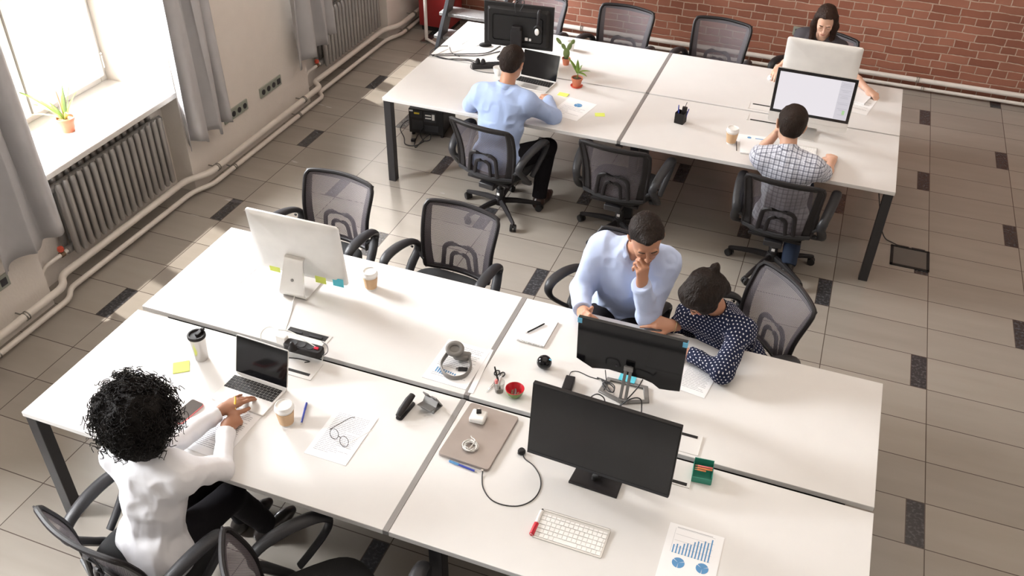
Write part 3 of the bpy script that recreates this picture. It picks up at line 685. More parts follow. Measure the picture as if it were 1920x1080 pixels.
# slotted neck and ring base
nk = MB(); ox, oy = .006, -.075
def slot_neck():
    R = MB(); w0, w1 = .021, .018
    for s_ in (-1, 1): R.rings([[(ox+s_*w0-s_*.0085-.007, oy-.006, .012), (ox+s_*w0-s_*.0085+.007, oy-.006, .012), (ox+s_*w0-s_*.0085+.007, oy+.004, .012), (ox+s_*w0-s_*.0085-.007, oy+.004, .012)],
                                [(ox+s_*w1-s_*.007-.007, oy+.048, .155), (ox+s_*w1-s_*.007+.007, oy+.048, .155), (ox+s_*w1-s_*.007+.007, oy+.058, .155), (ox+s_*w1-s_*.007-.007, oy+.058, .155)]])
    R.box((ox, oy+.055, .162), (.042, .012, .026)); R.box((ox, oy+.0, .014), (.045, .014, .020))
    return R
slot_neck().build('stand_neck', 'stand_grey', mA, bevel=.002)
b4 = [at(u, v, HT) for u, v in ((1139, 709), (1215, 727), (1217, 757), (1165, 759), (1121, 735))]
loc_ = [(p.x+1.494, p.y+1.70) for p in b4]; cxm = sum(x for x, y in loc_)/5; cym = sum(y for x, y in loc_)/5
q = MB(); out_ = loc_; inn = [(cxm+(x-cxm)*.80, cym+(y-cym)*.74) for x, y in loc_]; n = 5
R = [[(x, y, .001) for x, y in out_], [(x, y, .010) for x, y in out_], [(x, y, .012) for x, y in inn], [(x, y, .001) for x, y in inn]]
q.rings(R, False, True); q.build('stand_base', 'stand_grey', mA, bevel=.002)
MB().prism(inn, .0005, .002).build('base_infill', 'aluminium', mA)

# black monitor on the far bench, back to the camera
mC = thing('computer_monitor', 'black monitor seen from behind at the far left bench with cables looped over its top', 'monitor', (-3.278, 1.723, HT), .089)
T = Matrix.Translation((0, 0, .257)) @ Euler((0, 0, 0)).to_matrix().to_4x4()
MB().box((0, .012, 0), (.557, .02, .349), T).build('housing', 'matte_black', mC, bevel=.004)
MB().box((0, .0225, .004), (.535, .002, .32), T).build('screen', 'screen_black', mC)
q = MB(); rr = roundrect(.50, .30, .02); q.rings([[(x, .0, z) for x, z in rr], [(x*.93, -.028, z*.90-.005) for x, z in rr]], True, False, T); q.build('rear_housing', 'matte_black', mC, bevel=.004)
q = MB(); rr = roundrect(.40, .20, .02); q.tube([T @ Vector((x, -.030, z-.01)) for x, z in rr], .004, 6, closed=True); q.build('rear_groove', 'screen_gloss', mC)
MB().box((.0, -.048, .215), (.075, .05, .13)).build('stand_bracket', 'black_plastic', mC, bevel=.008)
MB().prism([(-.045, -.075), (.045, -.075), (.045, -.035), (-.045, -.035)], .01, .25).build('stand_neck', 'black_plastic', mC, bevel=.006)
MB().prism(roundrect(.30, .20, .03), .0, .014).build('stand_base', 'black_plastic', mC, bevel=.003)
q = MB(); q.box((.075, -.034, .175), (.022, .01, .022)); q.box((.105, -.034, .173), (.016, .01, .018)); q.build('video_plugs', 'white_plastic', mC, bevel=.001)

def cable(name, label, pts, r, m, group=None, n=6, cat='cable'):
    P = smoothpath([Vector(p) for p in pts], n); c0 = P[0].copy()
    o = MB().tube([p-c0 for p in P], r, 8).build(name, m, None, loc=c0, smooth=80); return tag(o, label, cat, group)
def px(uvs, z=HT, r=.002): return [at(u, v, (zz if zz is not None else z)+r) for u, v, zz in [(a[0], a[1], a[2] if len(a) > 2 else None) for a in uvs]]

# headphones hanging on the black monitor
hp = thing('headphones', 'black headphones with a pale ear cushion hanging on the black monitor', 'headphones', tuple(aty(1010, 42, 1.68)), .089)
q = MB(); q.tube(fillet([(-.004, .075, -.055), (-.01, .07, .05), (0, .035, .085), (.0, -.005, .07), (.002, -.02, 0), (.0, -.022, -.03)], .03), .013, 10, up=(1, 0, 0), flat=.5); q.build('headband', 'black_plastic', hp)
q = MB(); q.lathe([(.03, -.012), (.036, 0), (.030, .012)], 20, T=Matrix.Translation((0, -.034, -.055)) @ Euler((PI/2, 0, 0)).to_matrix().to_4x4() @ Matrix.Scale(1.25, 4, (0, 1, 0))); q.build('ear_cup', 'matte_black', hp)
q = MB(); q.lathe([(.012, -.004), (.018, 0), (.013, .008), (.004, .010)], 20, T=Matrix.Translation((.0, -.052, -.058)) @ Euler((PI/2, 0, 0)).to_matrix().to_4x4() @ Matrix.Scale(1.5, 4, (0, 1, 0))); q.build('ear_cushion', 'white_plastic', hp)
q = MB(); q.lathe([(.03, -.012), (.036, 0), (.030, .012)], 20, T=Matrix.Translation((0, .075, -.06)) @ Euler((PI/2, 0, 0)).to_matrix().to_4x4()); q.build('ear_cup', 'matte_black', hp)
cable('cable', 'black cable draped over the top of the black monitor', [aty(967, 24, 1.67), aty(966, 8, 1.675), aty(975, 0, 1.70), aty(983, 4, 1.68), aty(975, 22, 1.67)], .004, 'cable_black', 'cables on the far bench')
cable('cable', 'thin grey cable running diagonally up across the back of the black monitor', px([(815, 104), (835, 94), (868, 82), (905, 56, .80), (935, 26, .93), (965, 2, 1.05)]), .0022, 'cable_white', 'cables on the far bench')
cable('cable', 'thin grey cable running to the middle of the black monitor', px([(818, 105), (850, 98), (900, 84, .70), (930, 66, .78), (957, 48, .88)]), .0020, 'cable_white', 'cables on the far bench')
for k, (lab, pts) in enumerate((
    ('thick black cable along the left edge of the far bench', [(806, 104), (808, 96), (822, 87), (840, 86)]),
    ('black cable from the far bench left edge to the black monitor base', [(808, 103), (835, 101), (870, 101), (912, 99), (938, 86)]),
    ('black cable below the others from the far bench left edge toward the mouse', [(810, 105), (845, 104), (900, 104), (938, 96)]),
    ('black cable curving from the left edge into the far power strip', [(808, 102), (832, 110), (862, 110), (885, 113), (905, 122)]),
    ('black cable bundled into the far power strip, leftmost plug', [(815, 105), (850, 112), (880, 114), (896, 122)]),
    ('thin dark cable squiggle at the left of the far bench', [(843, 88), (845, 96), (852, 102), (862, 106)]),
    ('black cable looping in front of the far power strip', [(884, 118), (883, 128), (900, 134), (925, 137), (938, 134)]))):
    cable('cable', lab, px(pts, r=.004), .0032 if k < 5 else .0022, 'cable_black', 'cables on the far bench')
def powerstrip(label, a, b, nsock, red=False, w_=.055, grp=None):
    a = Vector(a); b = Vector(b); c = (a+b)/2; L = (b-a).length; t_ = thing('power_strip', label, 'power strip', c, math.atan2(b.y-a.y, b.x-a.x), grp)
    MB().prism(roundrect(L, w_, .02), 0, .038).build('housing', 'black_plastic', t_, bevel=.006)
    for k in range(nsock):
        xx = -L/2+.045+k*.045
        q = MB(); q.lathe([(.0195, .0385), (.0195, .040), (.016, .0395)], 20, (xx, 0, 0)); q.build('socket', 'grey_plastic', t_)
    if red: MB().box((L/2-.032, 0, .041), (.022, .014, .006)).build('switch', 'red_led', t_, bevel=.001)
    return t_
powerstrip('black power strip with many plugs left of the light blue shirted man', at(885, 128, HT), at(940, 126, HT), 5)
for k, (u, v) in enumerate(((896, 118), (906, 119))):
    t_ = thing('power_plug', ('black power plug in the far power strip, left one', 'black power plug in the far power strip, right one')[k], 'plug', at(u, v, HT+.042)); q = MB(); q.lathe([(.018, -.0), (.018, .02), (.010, .035)], 14); q.build('plug_body', 'black_plastic', t_)
def mouse(name, label, loc, rz, m, s=1):
    t_ = thing(name, label, 'mouse', loc, rz); q = MB()
    R = []
    for z, k in ((0, .93), (.006, 1.0), (.014, .95), (.021, .80), (.026, .5), (.027, .2)):
        R.append([(.029*k*s*math.cos(2*PI*j/24), .052*k*s*math.sin(2*PI*j/24), z*s) for j in range(24)])
    q.rings(R); q.build('shell', m, t_, smooth=70)
    MB().tube([(0, .025*s, .0235*s), (0, .036*s, .020*s)], .004, 8).build('scroll_wheel', 'grey_plastic', t_); return t_
mouse('computer_mouse', 'small black mouse left of the black monitor', at(910, 86, HT), -1.2, 'matte_black')
mouse('computer_mouse', 'white mouse under the hand of the dark haired woman', at(1447, 147, HT), 2.9, 'white_plastic')
mouse('computer_mouse', 'dark mouse right behind the head of the man in the light blue shirt', at(1001, 114, HT), .4, 'matte_black', 1.3)

# laptops: base rectangle centre, yaw (screen at local +y)
def keys(q, x0, x1, y0, y1, rows, z, cols, space=True, T=None):
    ph = (y1-y0)/rows
    for r_ in range(rows):
        n = cols+(0 if r_ in (0, 1) else 0); pw = (x1-x0)/n; hh = ph*(.6 if r_ == rows-1 else 1)
        k = 0
        while k < n:
            wd = 1
            if space and r_ == 0 and k == 4: wd = 5
            elif r_ in (1, 2, 3) and k == 0: wd = 1.55 if n > 12 else 1
            xa = x0+pw*k; xb = min(x1, x0+pw*(k+wd)); yc = y0+ph*r_+hh/2 if r_ < rows-1 else y0+ph*r_+hh/2
            q.box(((xa+xb)/2, yc, z), (xb-xa-.0022, hh-.0022, .0016), T); k += wd
def laptop(name, label, c, rz, ang, bodym, w_=.28, d_=.197, deck='silver_white', keym='matte_black'):
    t_ = thing(name, label, 'laptop', c, rz)
    MB().prism(roundrect(w_, d_, .012), .001, .011).build('base', deck, t_, bevel=.002)
    q = MB(); keys(q, -w_/2+.010, w_/2-.010, -.012, d_/2-.020, 6, .0118, 14); q.build('keys', keym, t_)
    MB().box((0, -d_/4-.012, .0112), (w_*.40, d_*.36, .0006)).build('trackpad', 'aluminium', t_)
    T = Matrix.Translation((0, d_/2-.004, .010)) @ Euler((PI/2-ang, 0, 0)).to_matrix().to_4x4()   # lid local: x, y up from hinge -> after rotation
    L = Matrix.Translation((0, d_/2-.004, .010)) @ Euler((ang, 0, 0)).to_matrix().to_4x4()
    MB().prism(roundrect(w_, d_, .010), 0, .005, L @ Matrix.Translation((0, d_/2, -.0025))).build('lid', deck, t_, bevel=.0015)
    sc = MB(); sc.box((0, d_/2, .0035), (w_-.008, d_-.010, .002), L); sc.build('screen', 'screen_gloss', t_)
    return t_
# girl's laptop: hinge edge from (444,698) to (533,726) ; front edge lower
h0, h1 = at(446, 697, HT+.01), at(536, 727, HT+.01); yaw = math.atan2(h1.y-h0.y, h1.x-h0.x)
wl = (h1-h0).length
mid = (h0+h1)/2; cl = mid+Vector((math.sin(yaw), -math.cos(yaw), 0))*.095
print('laptop', yaw, wl, mid, at(485, 775, HT))
laptop('laptop', 'open silver laptop with black keys used by the curly haired woman', (cl.x, cl.y, HT), yaw, math.radians(74), 'x', w_=.285, d_=.195)
laptop('laptop', 'open laptop with a dark screen in front of the light blue shirted man', (at(1008, 158, HT).x-.03, at(1008, 158, HT).y-.02, HT), -.10, math.radians(72), 'x', w_=.30, d_=.20)

def quadfit(ps, z=HT):
    P = [at(u, v, z) for u, v in ps]; c = sum(P, Vector())/len(P)
    e = (P[1]-P[0])+(P[2]-P[3]); yaw = math.atan2(e.y, e.x)
    return c, yaw, ((P[1]-P[0]).length+(P[2]-P[3]).length)/2, ((P[2]-P[1]).length+(P[3]-P[0]).length)/2
def sheet(name, label, cat, ps, z0=0, w_=None, d_=None, th=.0012, lines=0, m='paper', grp=None, title=False, rows=None):
    """ps: four pixels back-left, back-right, front-right, front-left"""
    c, yaw, ww, dd = quadfit(ps); w_ = w_ or ww; d_ = d_ or dd
    t_ = thing(name, label, cat, (c.x, c.y, HT+z0), yaw, grp)
    MB().box((0, 0, th/2+.0004), (w_, d_, th)).build('sheet', m, t_)
    if lines:
        q = MB(); r_ = random.Random(int(c.x*1000)); a = d_*.40
        for k in range(lines):
            y = a-k*(2*a/lines)
            if rows and k in rows: continue
            ln = w_*(.78 if r_.random() > .25 else r_.uniform(.3, .7)); x = -w_*.39; 
            while x < -w_*.39+ln-.01:
                l = min(r_.uniform(.012, .035), -w_*.39+ln-x); q.box((x+l/2, y, th+.0007), (l-.0025, .0021, .0003)); x += l
        q.build('text_lines', 'ink_grey', t_)
    return t_, w_, d_, th
A4 = (.205, .290)
sheet('paper_sheet', 'white printed sheet left of the big silver computer, near bench', 'paper', [(437, 470), (493, 487), (447, 541), (381, 522)], lines=16, grp=None)
sheet('paper_sheet', 'printed sheets lying under the eyeglasses', 'paper', [(634, 763), (707, 785), (650, 874), (570, 850)], lines=24, th=.0022)
for k in range(1): pass
t_, w_, d_, th = sheet('paper_sheet', 'printed sheets with a small blue bar chart under the grey headphones', 'paper', [(838, 636), (921, 658), (872, 732), (795, 708)], lines=20, th=.003, rows=(14, 15, 16, 17))
q = MB()
for k in range(9): q.box((-w_*.32+.012*k, -d_*.24+.012*(k > 4)-.002*k, th+.0007), (.007, .034-.022*(k > 4), .0004))
q.build('bar_chart', 'ink_blue', t_)
sheet('paper_sheet', 'thin plastic sleeve edge sticking out at the desk joint beside the headphones', 'paper', [(917, 655), (926, 657), (886, 738), (876, 736)], z0=.0, th=.002)
sheet('paper_sheet', 'printed sheet beside the polka dot elbow, partly behind the glossy monitor', 'paper', [(1290, 668), (1345, 690), (1327, 748), (1262, 728)], lines=18)
sheet('paper_sheet', 'printed sheet under the hands of the curly haired woman', 'paper', [(405, 740), (484, 768), (432, 868), (335, 835)], lines=26, th=.0015)
sheet('paper_sheet', 'blank white paper behind the curly hair on the left', 'paper', [(190, 722), (262, 742), (215, 800), (128, 765)], th=.0015)
t_, w_, d_, th = sheet('paper_sheet', 'sheet with a small blue pie chart and text on the far bench', 'paper', [(1067, 182), (1117, 196), (1084, 228), (1030, 213)], lines=12, rows=(0, 1, 2, 3, 4))
def pie(parent, c, r, z, m='ink_blue'):
    q = MB()
    for k in range(3):
        a0, a1 = 2*PI*k/3+.5+.06, 2*PI*(k+1)/3+.5-.06
        q.prism([(c[0], c[1])]+[(c[0]+r*math.cos(a0+(a1-a0)*j/10), c[1]+r*math.sin(a0+(a1-a0)*j/10)) for j in range(11)], z, z+.0004)
    q.build('pie_chart', m, parent)
pie(t_, (w_*.02, d_*.22), .030, th+.0006)
t_, w_, d_, th = sheet('paper_sheet', 'sheet with blue bar and pie charts at the front edge, right of the keyboard', 'paper', [(1262, 993), (1359, 1023), (1330, 1110), (1222, 1078)], w_=.215, d_=.30)
q = MB()
hts = [.040, .046, .040, .056, .062, .060, .078, .086, .082, .096, .092, .112]
for k, h in enumerate(hts): q.box((-w_*.33+.0125*k, d_*.04+h/2-.002, th+.0007), (.0052, h, .0004))
q.build('bar_chart', 'ink_blue', t_)
q = MB()
for k in range(5): q.box((.0, d_*.04+.03*k, th+.0005), (.15, .0007, .0003))
q.box((-w_*.37, d_*.24, th+.0005), (.0007, .12, .0003)); q.box((-.005, d_*.455, th+.0005), (.14, .002, .0003)); q.build('chart_grid', 'ink_grey', t_)
pie(t_, (-w_*.18, -d_*.10), .024, th+.0006); pie(t_, (w_*.24, -d_*.08), .024, th+.0006)
t_, w_, d_, th = sheet('paper_sheet', 'printed sheet with a heading below the pale notebook, far bench', 'paper', [(1600, 178), (1645, 190), (1623, 216), (1575, 205)], lines=5)
sheet('notebook', 'pale notebook lying on the sheet at the far bench right side', 'notebook', [(1596, 160), (1636, 172), (1628, 199), (1592, 190)], z0=.0022, th=.012)
t_, w_, d_, th = sheet('paper_sheet', 'sheet with blue charts beside the checked shirt man, under his open notebook', 'paper', [(1390, 250), (1436, 256), (1440, 274), (1387, 268)], w_=.24, d_=.12)
pie(t_, (-.03, .02), .014, th+.0006); q = MB(); q.box((.05, .015, th+.0008), (.08, .010, .0005)); q.box((.07, -.005, th+.0008), (.04, .012, .0005)); q.build('bar_chart', 'ink_blue', t_)
nb_ = sheet('notebook', 'open notebook left of the checked shirt man beside the coffee cup', 'notebook', [(1386, 262), (1430, 268), (1432, 292), (1389, 289)], z0=.002, th=.008)[0]
MB().box((-.10, 0, .003), (.004, .13, .006)).build('cover_edge', 'matte_black', nb_)
sheet('sticky_note', 'yellow green sticky note left of the potted plant saucer, far bench', 'sticky note', [(1047, 171), (1069, 176), (1065, 184), (1043, 180)], w_=.075, d_=.05, th=.004, m='sticky_yellow')
sheet('sticky_note', 'yellow green sticky note right of the pie chart sheet, far bench', 'sticky note', [(1114, 210), (1134, 211), (1134, 220), (1117, 220)], w_=.07, d_=.055, th=.001, m='sticky_yellow')
sheet('sticky_note', 'large yellow green sticky note beside the steel travel mug', 'sticky note', [(323, 682), (354, 677), (357, 696), (326, 701)], th=.004, m='sticky_yellow')
sheet('sticky_note', 'cyan sticky note behind the slotted monitor stand', 'sticky note', [(1163, 701), (1192, 709), (1191, 724), (1160, 716)], z0=.013, th=.001, m='sticky_cyan')
def hangnote(label, u0, v0, w_, h_, m, y):
    p = aty(u0, v0, y); t_ = thing('sticky_note', label, 'sticky note', p, .014); MB().box((0, 0, 0), (w_, .0012, h_)).build('note', m, t_)
yv = -1.545
hangnote('yellow green note under the computer rim, leftmost of the three', 515, 501, .062, .055, 'sticky_yellow', yv)
hangnote('yellow green note under the computer rim, beside the blue one', 601, 523, .062, .055, 'sticky_yellow', yv)
hangnote('blue note under the right end of the computer rim', 634, 530, .062, .050, 'sticky_cyan', yv)

# cups
def coffee(label, u, v, s=1.0):
    t_ = thing('paper_cup', label, 'cup', at(u, v, HT), 0, 'lidded paper coffee cups')
    MB().lathe([(.0, 0), (.027*s, 0), (.0285*s, .008*s), (.039*s, .092*s), (.036*s, .092*s)], 32).build('cup_body', 'white_plastic', t_)
    MB().lathe([(.0292*s, .010*s), (.0375*s, .078*s), (.0395*s, .078*s), (.0312*s, .010*s)], 32, cap=False).build('cup_sleeve', 'cup_sleeve', t_)
    l = MB(); l.lathe([(.0395*s, .086*s), (.0425*s, .089*s), (.0425*s, .094*s), (.0395*s, .097*s), (.0375*s, .110*s), (.0345*s, .112*s), (.033*s, .106*s), (.0, .106*s)], 36); l.build('cup_lid', 'white_plastic', t_)
coffee('paper coffee cup with brown sleeve standing right of the big silver computer', 696, 540, 1.0)
coffee('paper coffee cup with brown sleeve beside the open laptop and blue pen', 538, 793, 1.02)
coffee('paper coffee cup with brown sleeve left of the open notebook, far bench', 1370, 268, 1.02)
wc = thing('white_cup', 'white cup mostly behind the light blue shirted man head', 'cup', at(934, 140, HT)); MB().lathe([(.025, 0), (.035, .03), (.04, .06), (.036, .06), (.03, .02), (0, .015)], 28).build('cup_body', 'white_plastic', wc)
wc = thing('white_cup', 'small white cup behind the cactus pot', 'cup', at(1070, 93, HT)); MB().lathe([(.025, 0), (.034, .07), (.031, .07), (.024, .01), (0, .01)], 28).build('cup_body', 'white_plastic', wc)
tm = thing('travel_mug', 'brushed steel travel mug with black lid near the sticky note', 'mug', at(379, 672, HT))
MB().lathe([(0, 0), (.028, 0), (.030, .004), (.033, .06), (.0385, .135), (.0385, .140)], 36).build('mug_body', 'steel', tm)
MB().lathe([(.0395, .134), (.0425, .137), (.0425, .148), (.040, .152), (.034, .152), (.031, .146), (0, .146)], 36).build('mug_lid', 'black_plastic', tm)
q = MB(); q.box((.008, .012, .153), (.02, .045, .012)); q.box((.016, .030, .163), (.016, .016, .014)); q.build('lid_lever', 'black_plastic', tm, bevel=.003)

# power strip and chargers by the near cable hatch
powerstrip('black power strip with a red switch behind the open laptop', at(536, 650, HT+.03), at(606, 668, HT+.03)-Vector((0, 0, 0)), 3, True, .06)
t_ = thing('power_adapter', 'white square laptop charger with folded prongs above the power strip', 'adapter', at(530, 640, HT+.045), -.1); MB().box((0, 0, .012), (.058, .03, .055)).build('adapter_body', 'white_plastic', t_, bevel=.006)
t_ = thing('power_plug', 'black round plug standing in the near power strip', 'plug', at(549, 655, HT+.06), 0); MB().lathe([(.021, -.0), (.022, .008), (.013, .02), (.008, .042), (0, .046)], 18).build('plug_body', 'black_plastic', t_)
hh_ = thing('cable_box', 'open flip-up cable box with black slot behind the power strip', 'cable box', at(572, 633, HT), 0)
a_, b_ = at(540, 612, HT), at(622, 634, HT); L = (b_-a_).length; hh_.rotation_euler.z = math.atan2(b_.y-a_.y, b_.x-a_.x); hh_.location = (a_+b_)/2+Vector((0, -.045, 0))
MB().box((0, 0, .0015), (L, .11, .003)).build('box_rim', 'silver_white', hh_, bevel=.001)
MB().box((0, .022, .0035), (L-.03, .045, .001)).build('box_slot', 'matte_black', hh_)
q = MB()
for k in (-.25, .2): q.box((k*L, .018, .006), (.07, .012, .004))
q.build('box_clip', 'grey_plastic', hh_)
MB().box((0, -.03, .012), (L-.01, .05, .004), None).build('box_flap', 'silver_white', hh_, bevel=.001)
cable('cable', 'white cable running down from the big silver computer to the cable box', [at(558, 523, HT+.09)]+px([(556, 540, HT+.05), (551, 560, HT+.01), (546, 585), (538, 610), (536, 618)]), .0032, 'cable_white', 'white cables near the cable box')
cable('cable', 'white cable arching out of the white charger', px([(524, 628, HT+.07), (512, 614, HT+.06), (500, 614, HT+.05), (490, 624, HT+.02), (489, 637)]), .003, 'cable_white', 'white cables near the cable box')
cable('cable', 'white cable crossing over the power strip', px([(522, 618, HT+.06), (545, 622, HT+.06), (575, 640, HT+.07), (597, 655, HT+.06), (605, 668, HT+.03), (604, 676)], r=.002), .003, 'cable_white', 'white cables near the cable box')
cable('cable', 'dark thin cable curling at the right end of the power strip', px([(603, 640, HT+.01), (613, 648, HT+.02), (614, 660, HT+.03), (605, 668, HT+.02)]), .002, 'cable_black')
cable('cable', 'black cord lying below the power strip', px([(541, 671), (560, 673), (580, 678), (571, 680)]), .004, 'cable_black')
# pens
def pen(name, label, a, b, m, r=.0045, tip='steel', z=HT, cat='pen', cap=None, grp=None):
    a = Vector(a); b = Vector(b); d = b-a; t_ = thing(name, label, cat, a, 0, grp); L = d.length; u = d.normalized()
    MB().tube([u*.012, u*(L*.85), u*L], [r, r, r*.8], 12).build('barrel', m, t_)
    MB().tube([u*0, u*.012], [r*.25, r*.9], 12).build('pen_tip', tip, t_)
    if cap: MB().tube([u*(L*(1-cap[1])), u*(L*.97), u*(L*1.002)], [r*1.18, r*1.18, r*.7], 12).build('pen_cap', cap[0], t_)
    MB().tube([u*(L*.72)+Vector((0, 0, r*1.2)), u*(L*.98)+Vector((0, 0, r*1.2))], r*.3, 6).build('pen_clip', cap[0] if cap else m, t_)
    return t_
pen('pen', 'blue capped pen lying right of the paper coffee cup', at(564, 797, HT+.006), at(575, 755, HT+.006), 'pen_blue', cap=('pen_blue', .3))
pen('pen', 'black pen lying on the spiral notebook', at(985, 625, HT+.016), at(1021, 607, HT+.016), 'matte_black', .004)
pen('pen', 'blue pen lying along the closed laptop', at(895, 885, HT+.005), at(842, 864, HT+.005), 'pen_blue', .0045, cap=('ink_blue', .35))
mk = pen('marker', 'white marker with a red cap beside the white keyboard', at(1018, 954, HT+.009), at(996, 1003, HT+.009), 'white_plastic', .0085, tip='grey_plastic', cat='marker', cap=('marker_red', .44))
# stapler
sp_ = at(748, 786, HT); sq_ = at(773, 757, HT); yw = math.atan2(sq_.y-sp_.y, sq_.x-sp_.x)
stp = thing('stapler', 'black stapler standing between the glasses and the grey phone stand', 'stapler', (sp_+sq_)/2, yw)
MB().prism(roundrect(.125, .034, .012), .0, .008).build('stapler_base', 'black_plastic', stp, bevel=.002)
MB().box((.0, 0, .020), (.11, .016, .012), Matrix.Rotation(-.10, 4, 'Y')).build('staple_rail', 'steel', stp, bevel=.002)
q = MB(); q.tube([(-.062, 0, .026), (-.03, 0, .034), (.03, 0, .045), (.062, 0, .048), (.068, 0, .042)], [.012, .017, .018, .015, .008], 12, up=(0, 1, 0), flat=.7); q.build('stapler_arm', 'black_plastic', stp)
# grey phone stand
fs = thing('phone_stand', 'small grey metal phone stand near the desk joint', 'phone stand', at(806, 765, HT), -.25)
q = MB(); q.rings([[(-.038, y, z) for y, z in ((-.02, 0), (-.02, .004), (.045, .004), (.045, 0))], [(.038, y, z) for y, z in ((-.02, 0), (-.02, .004), (.045, .004), (.045, 0))]]); q.build('stand_base', 'stand_grey', fs)
q = MB(); 
for x in (-.024, .024): q.rings([[(x-.014, .04, .0), (x+.014, .04, .0), (x+.014, .045, .004), (x-.014, .045, .004)], [(x-.014, .0, .075), (x+.014, .0, .075), (x+.014, .005, .078), (x-.014, .005, .078)]])
q.rings([[(-.038, -.022, .0), (.038, -.022, .0), (.038, -.019, .002), (-.038, -.019, .002)], [(-.038, .018, .05), (.038, .018, .05), (.038, .021, .052), (-.038, .021, .052)]])
q.rings([[(-.038, -.042, .03), (.038, -.042, .03), (.038, -.040, .034), (-.038, -.040, .034)], [(-.038, -.003, .020), (.038, -.003, .020), (.038, -.001, .024), (-.038, -.001, .024)]]); q.build('stand_plate', 'stand_grey', fs, bevel=.001)
# eyeglasses
eg = thing('eyeglasses', 'thin rimmed eyeglasses lying on the printed sheets', 'glasses', at(638, 828, HT+.003), 0)
gA, gB = at(617, 812, HT), at(657, 843, HT); u = (gB-gA).normalized(); v = Vector((-u.y, u.x, 0)); base = Vector(eg.location); mid = (gA+gB)/2-base; mid.z = 0
for s_ in (-1, 1):
    c = mid+u*s_*.033; q = MB(); P = [c+u*(.026*math.cos(a))+Vector((0, 0, .019+.017*math.sin(a)))-v*.004*math.sin(a)*0+v*.012*math.sin(a) for a in [2*PI*k/24 for k in range(24)]]
    q.tube(P, .0013, 6, closed=True); rm = q.build('rim', 'matte_black', eg)
    MB().quad(P).build('lens', 'lens', rm, smooth=0)
    e = mid+u*s_*.062+Vector((0, 0, .026))
    q = MB(); q.tube(smoothpath([e, e+v*.06+Vector((0, 0, -.006)), e+v*.115+Vector((0, 0, -.014)), e+v*.135+u*s_*-.003+Vector((0, 0, -.024))], 4), .0016, 6); q.build('temple', 'matte_black' if s_ < 0 else 'white_plastic', eg)
q = MB(); q.tube(smoothpath([mid-u*.008+Vector((0, 0, .024)), mid+Vector((0, 0, .028)), mid+u*.008+Vector((0, 0, .024))], 4), .0014, 6); q.build('bridge', 'matte_black', eg)
# grey headphones on papers
gh = thing('headphones', 'grey over-ear headphones lying on papers beside the desk joint', 'headphones', at(855, 693, HT+.004), .0)
O = Vector(gh.location)
hb = [at(828, 680, HT+.02), at(829, 694, HT+.018), at(837, 704, HT+.016), at(853, 709, HT+.014), at(872, 704, HT+.014), at(882, 690, HT+.018), at(882, 678, HT+.03)]
q = MB(); q.tube(smoothpath([at(841, 660, HT+.055)-O]+[p-O for p in hb]+[at(878, 668, HT+.045)-O], 5), .013, 10, up=(0, 0, 1), flat=.45); q.build('headband', 'headphone_grey', gh)
for c, ax, nm in ((at(853, 655, HT+.082), (.25, -.55, .8), 'a'), (at(866, 668, HT+.035), (-.15, .5, .6), 'b')):
    Tm = Matrix.Translation(c-O) @ Vector(ax).to_track_quat('Z', 'Y').to_matrix().to_4x4() @ Matrix.Diagonal((1, .82, 1, 1))
    q = MB(); q.lathe([(.0, -.02), (.030, -.02), (.042, -.008), (.044, .002), (.040, .012)], 28, T=Tm); q.build('ear_cup', 'headphone_grey', gh)
    q = MB(); q.tube([Tm @ Vector((.033*math.cos(a), .033*math.sin(a), .012)) for a in [2*PI*k/28 for k in range(28)]], .012, 10, closed=True); q.build('ear_cushion', 'headphone_grey', gh)
    MB().lathe([(.024, .004), (.0, .006)], 24, T=Tm).build('ear_lining', 'black_plastic', gh)
t_ = thing('usb_adapter', 'small black adapter dongle lying inside the headphone band', 'adapter', at(868, 694, HT+.004), .3); MB().box((0, 0, .006), (.045, .020, .011)).build('adapter_body', 'black_plastic', t_, bevel=.002); MB().box((-.027, 0, .006), (.012, .012, .005)).build('connector', 'steel', t_)
# spiral notebook
t_, w_, d_, th = sheet('spiral_notebook', 'white spiral notebook under the black pen', 'notebook', [(998, 593), (1048, 606), (1018, 652), (968, 638)], th=.010)
q = MB()
for k in range(16): q.tube([(-w_/2+.008+(w_-.016)*k/15, -d_/2-.001+.005*math.cos(a), .006+.006*math.sin(a)) for a in [2*PI*j/10 for j in range(10)]], .0009, 5, closed=True)
q.build('spiral_binding', 'steel', t_); MB().box((0, 0, .0005), (w_+.002, d_, .001)).build('back_cover', 'bronze', t_)
# black round trackball
bl = thing('round_speaker', 'glossy black ball shaped mini speaker with a blue mark', 'speaker', at(1020, 689, HT), 0)
MB().ell((0, 0, .034), (.036, .036, .034), None, 28, 16).build('ball', 'screen_gloss', bl, smooth=80)
MB().box((.014, -.002, .066), (.012, .010, .001), Matrix.Rotation(.25, 4, 'Y')).build('blue_mark', 'copper_tape', bl)
# scissors
sc_ = thing('scissors', 'scissors with black handles lying above the red bowl', 'scissors', at(935, 703, HT+.003), 0); O = Vector(sc_.location)
for (u, v), r_ in (((932, 699), .016), ((942, 702), .014)):
    c = at(u, v, HT+.006)-O; q = MB(); q.tube([c+Vector((r_*math.cos(a)*.75, r_*math.sin(a)*1.1, 0)) for a in [2*PI*k/18 for k in range(18)]], .003, 6, closed=True); q.build('finger_loop', 'black_plastic', sc_)
p0, p1 = at(936, 709, HT+.005)-O, at(912, 735, HT+.004)-O; q = MB(); dr = (p1-p0).normalized(); sd = Vector((-dr.y, dr.x, 0))
for s_ in (-1, 1): q.add([p0+sd*.002*s_, p0+sd*.008*s_, p1+sd*.0015*s_, p1], [(0, 1, 2, 3)])
q.build('blades', 'steel', sc_, solid=.0012)
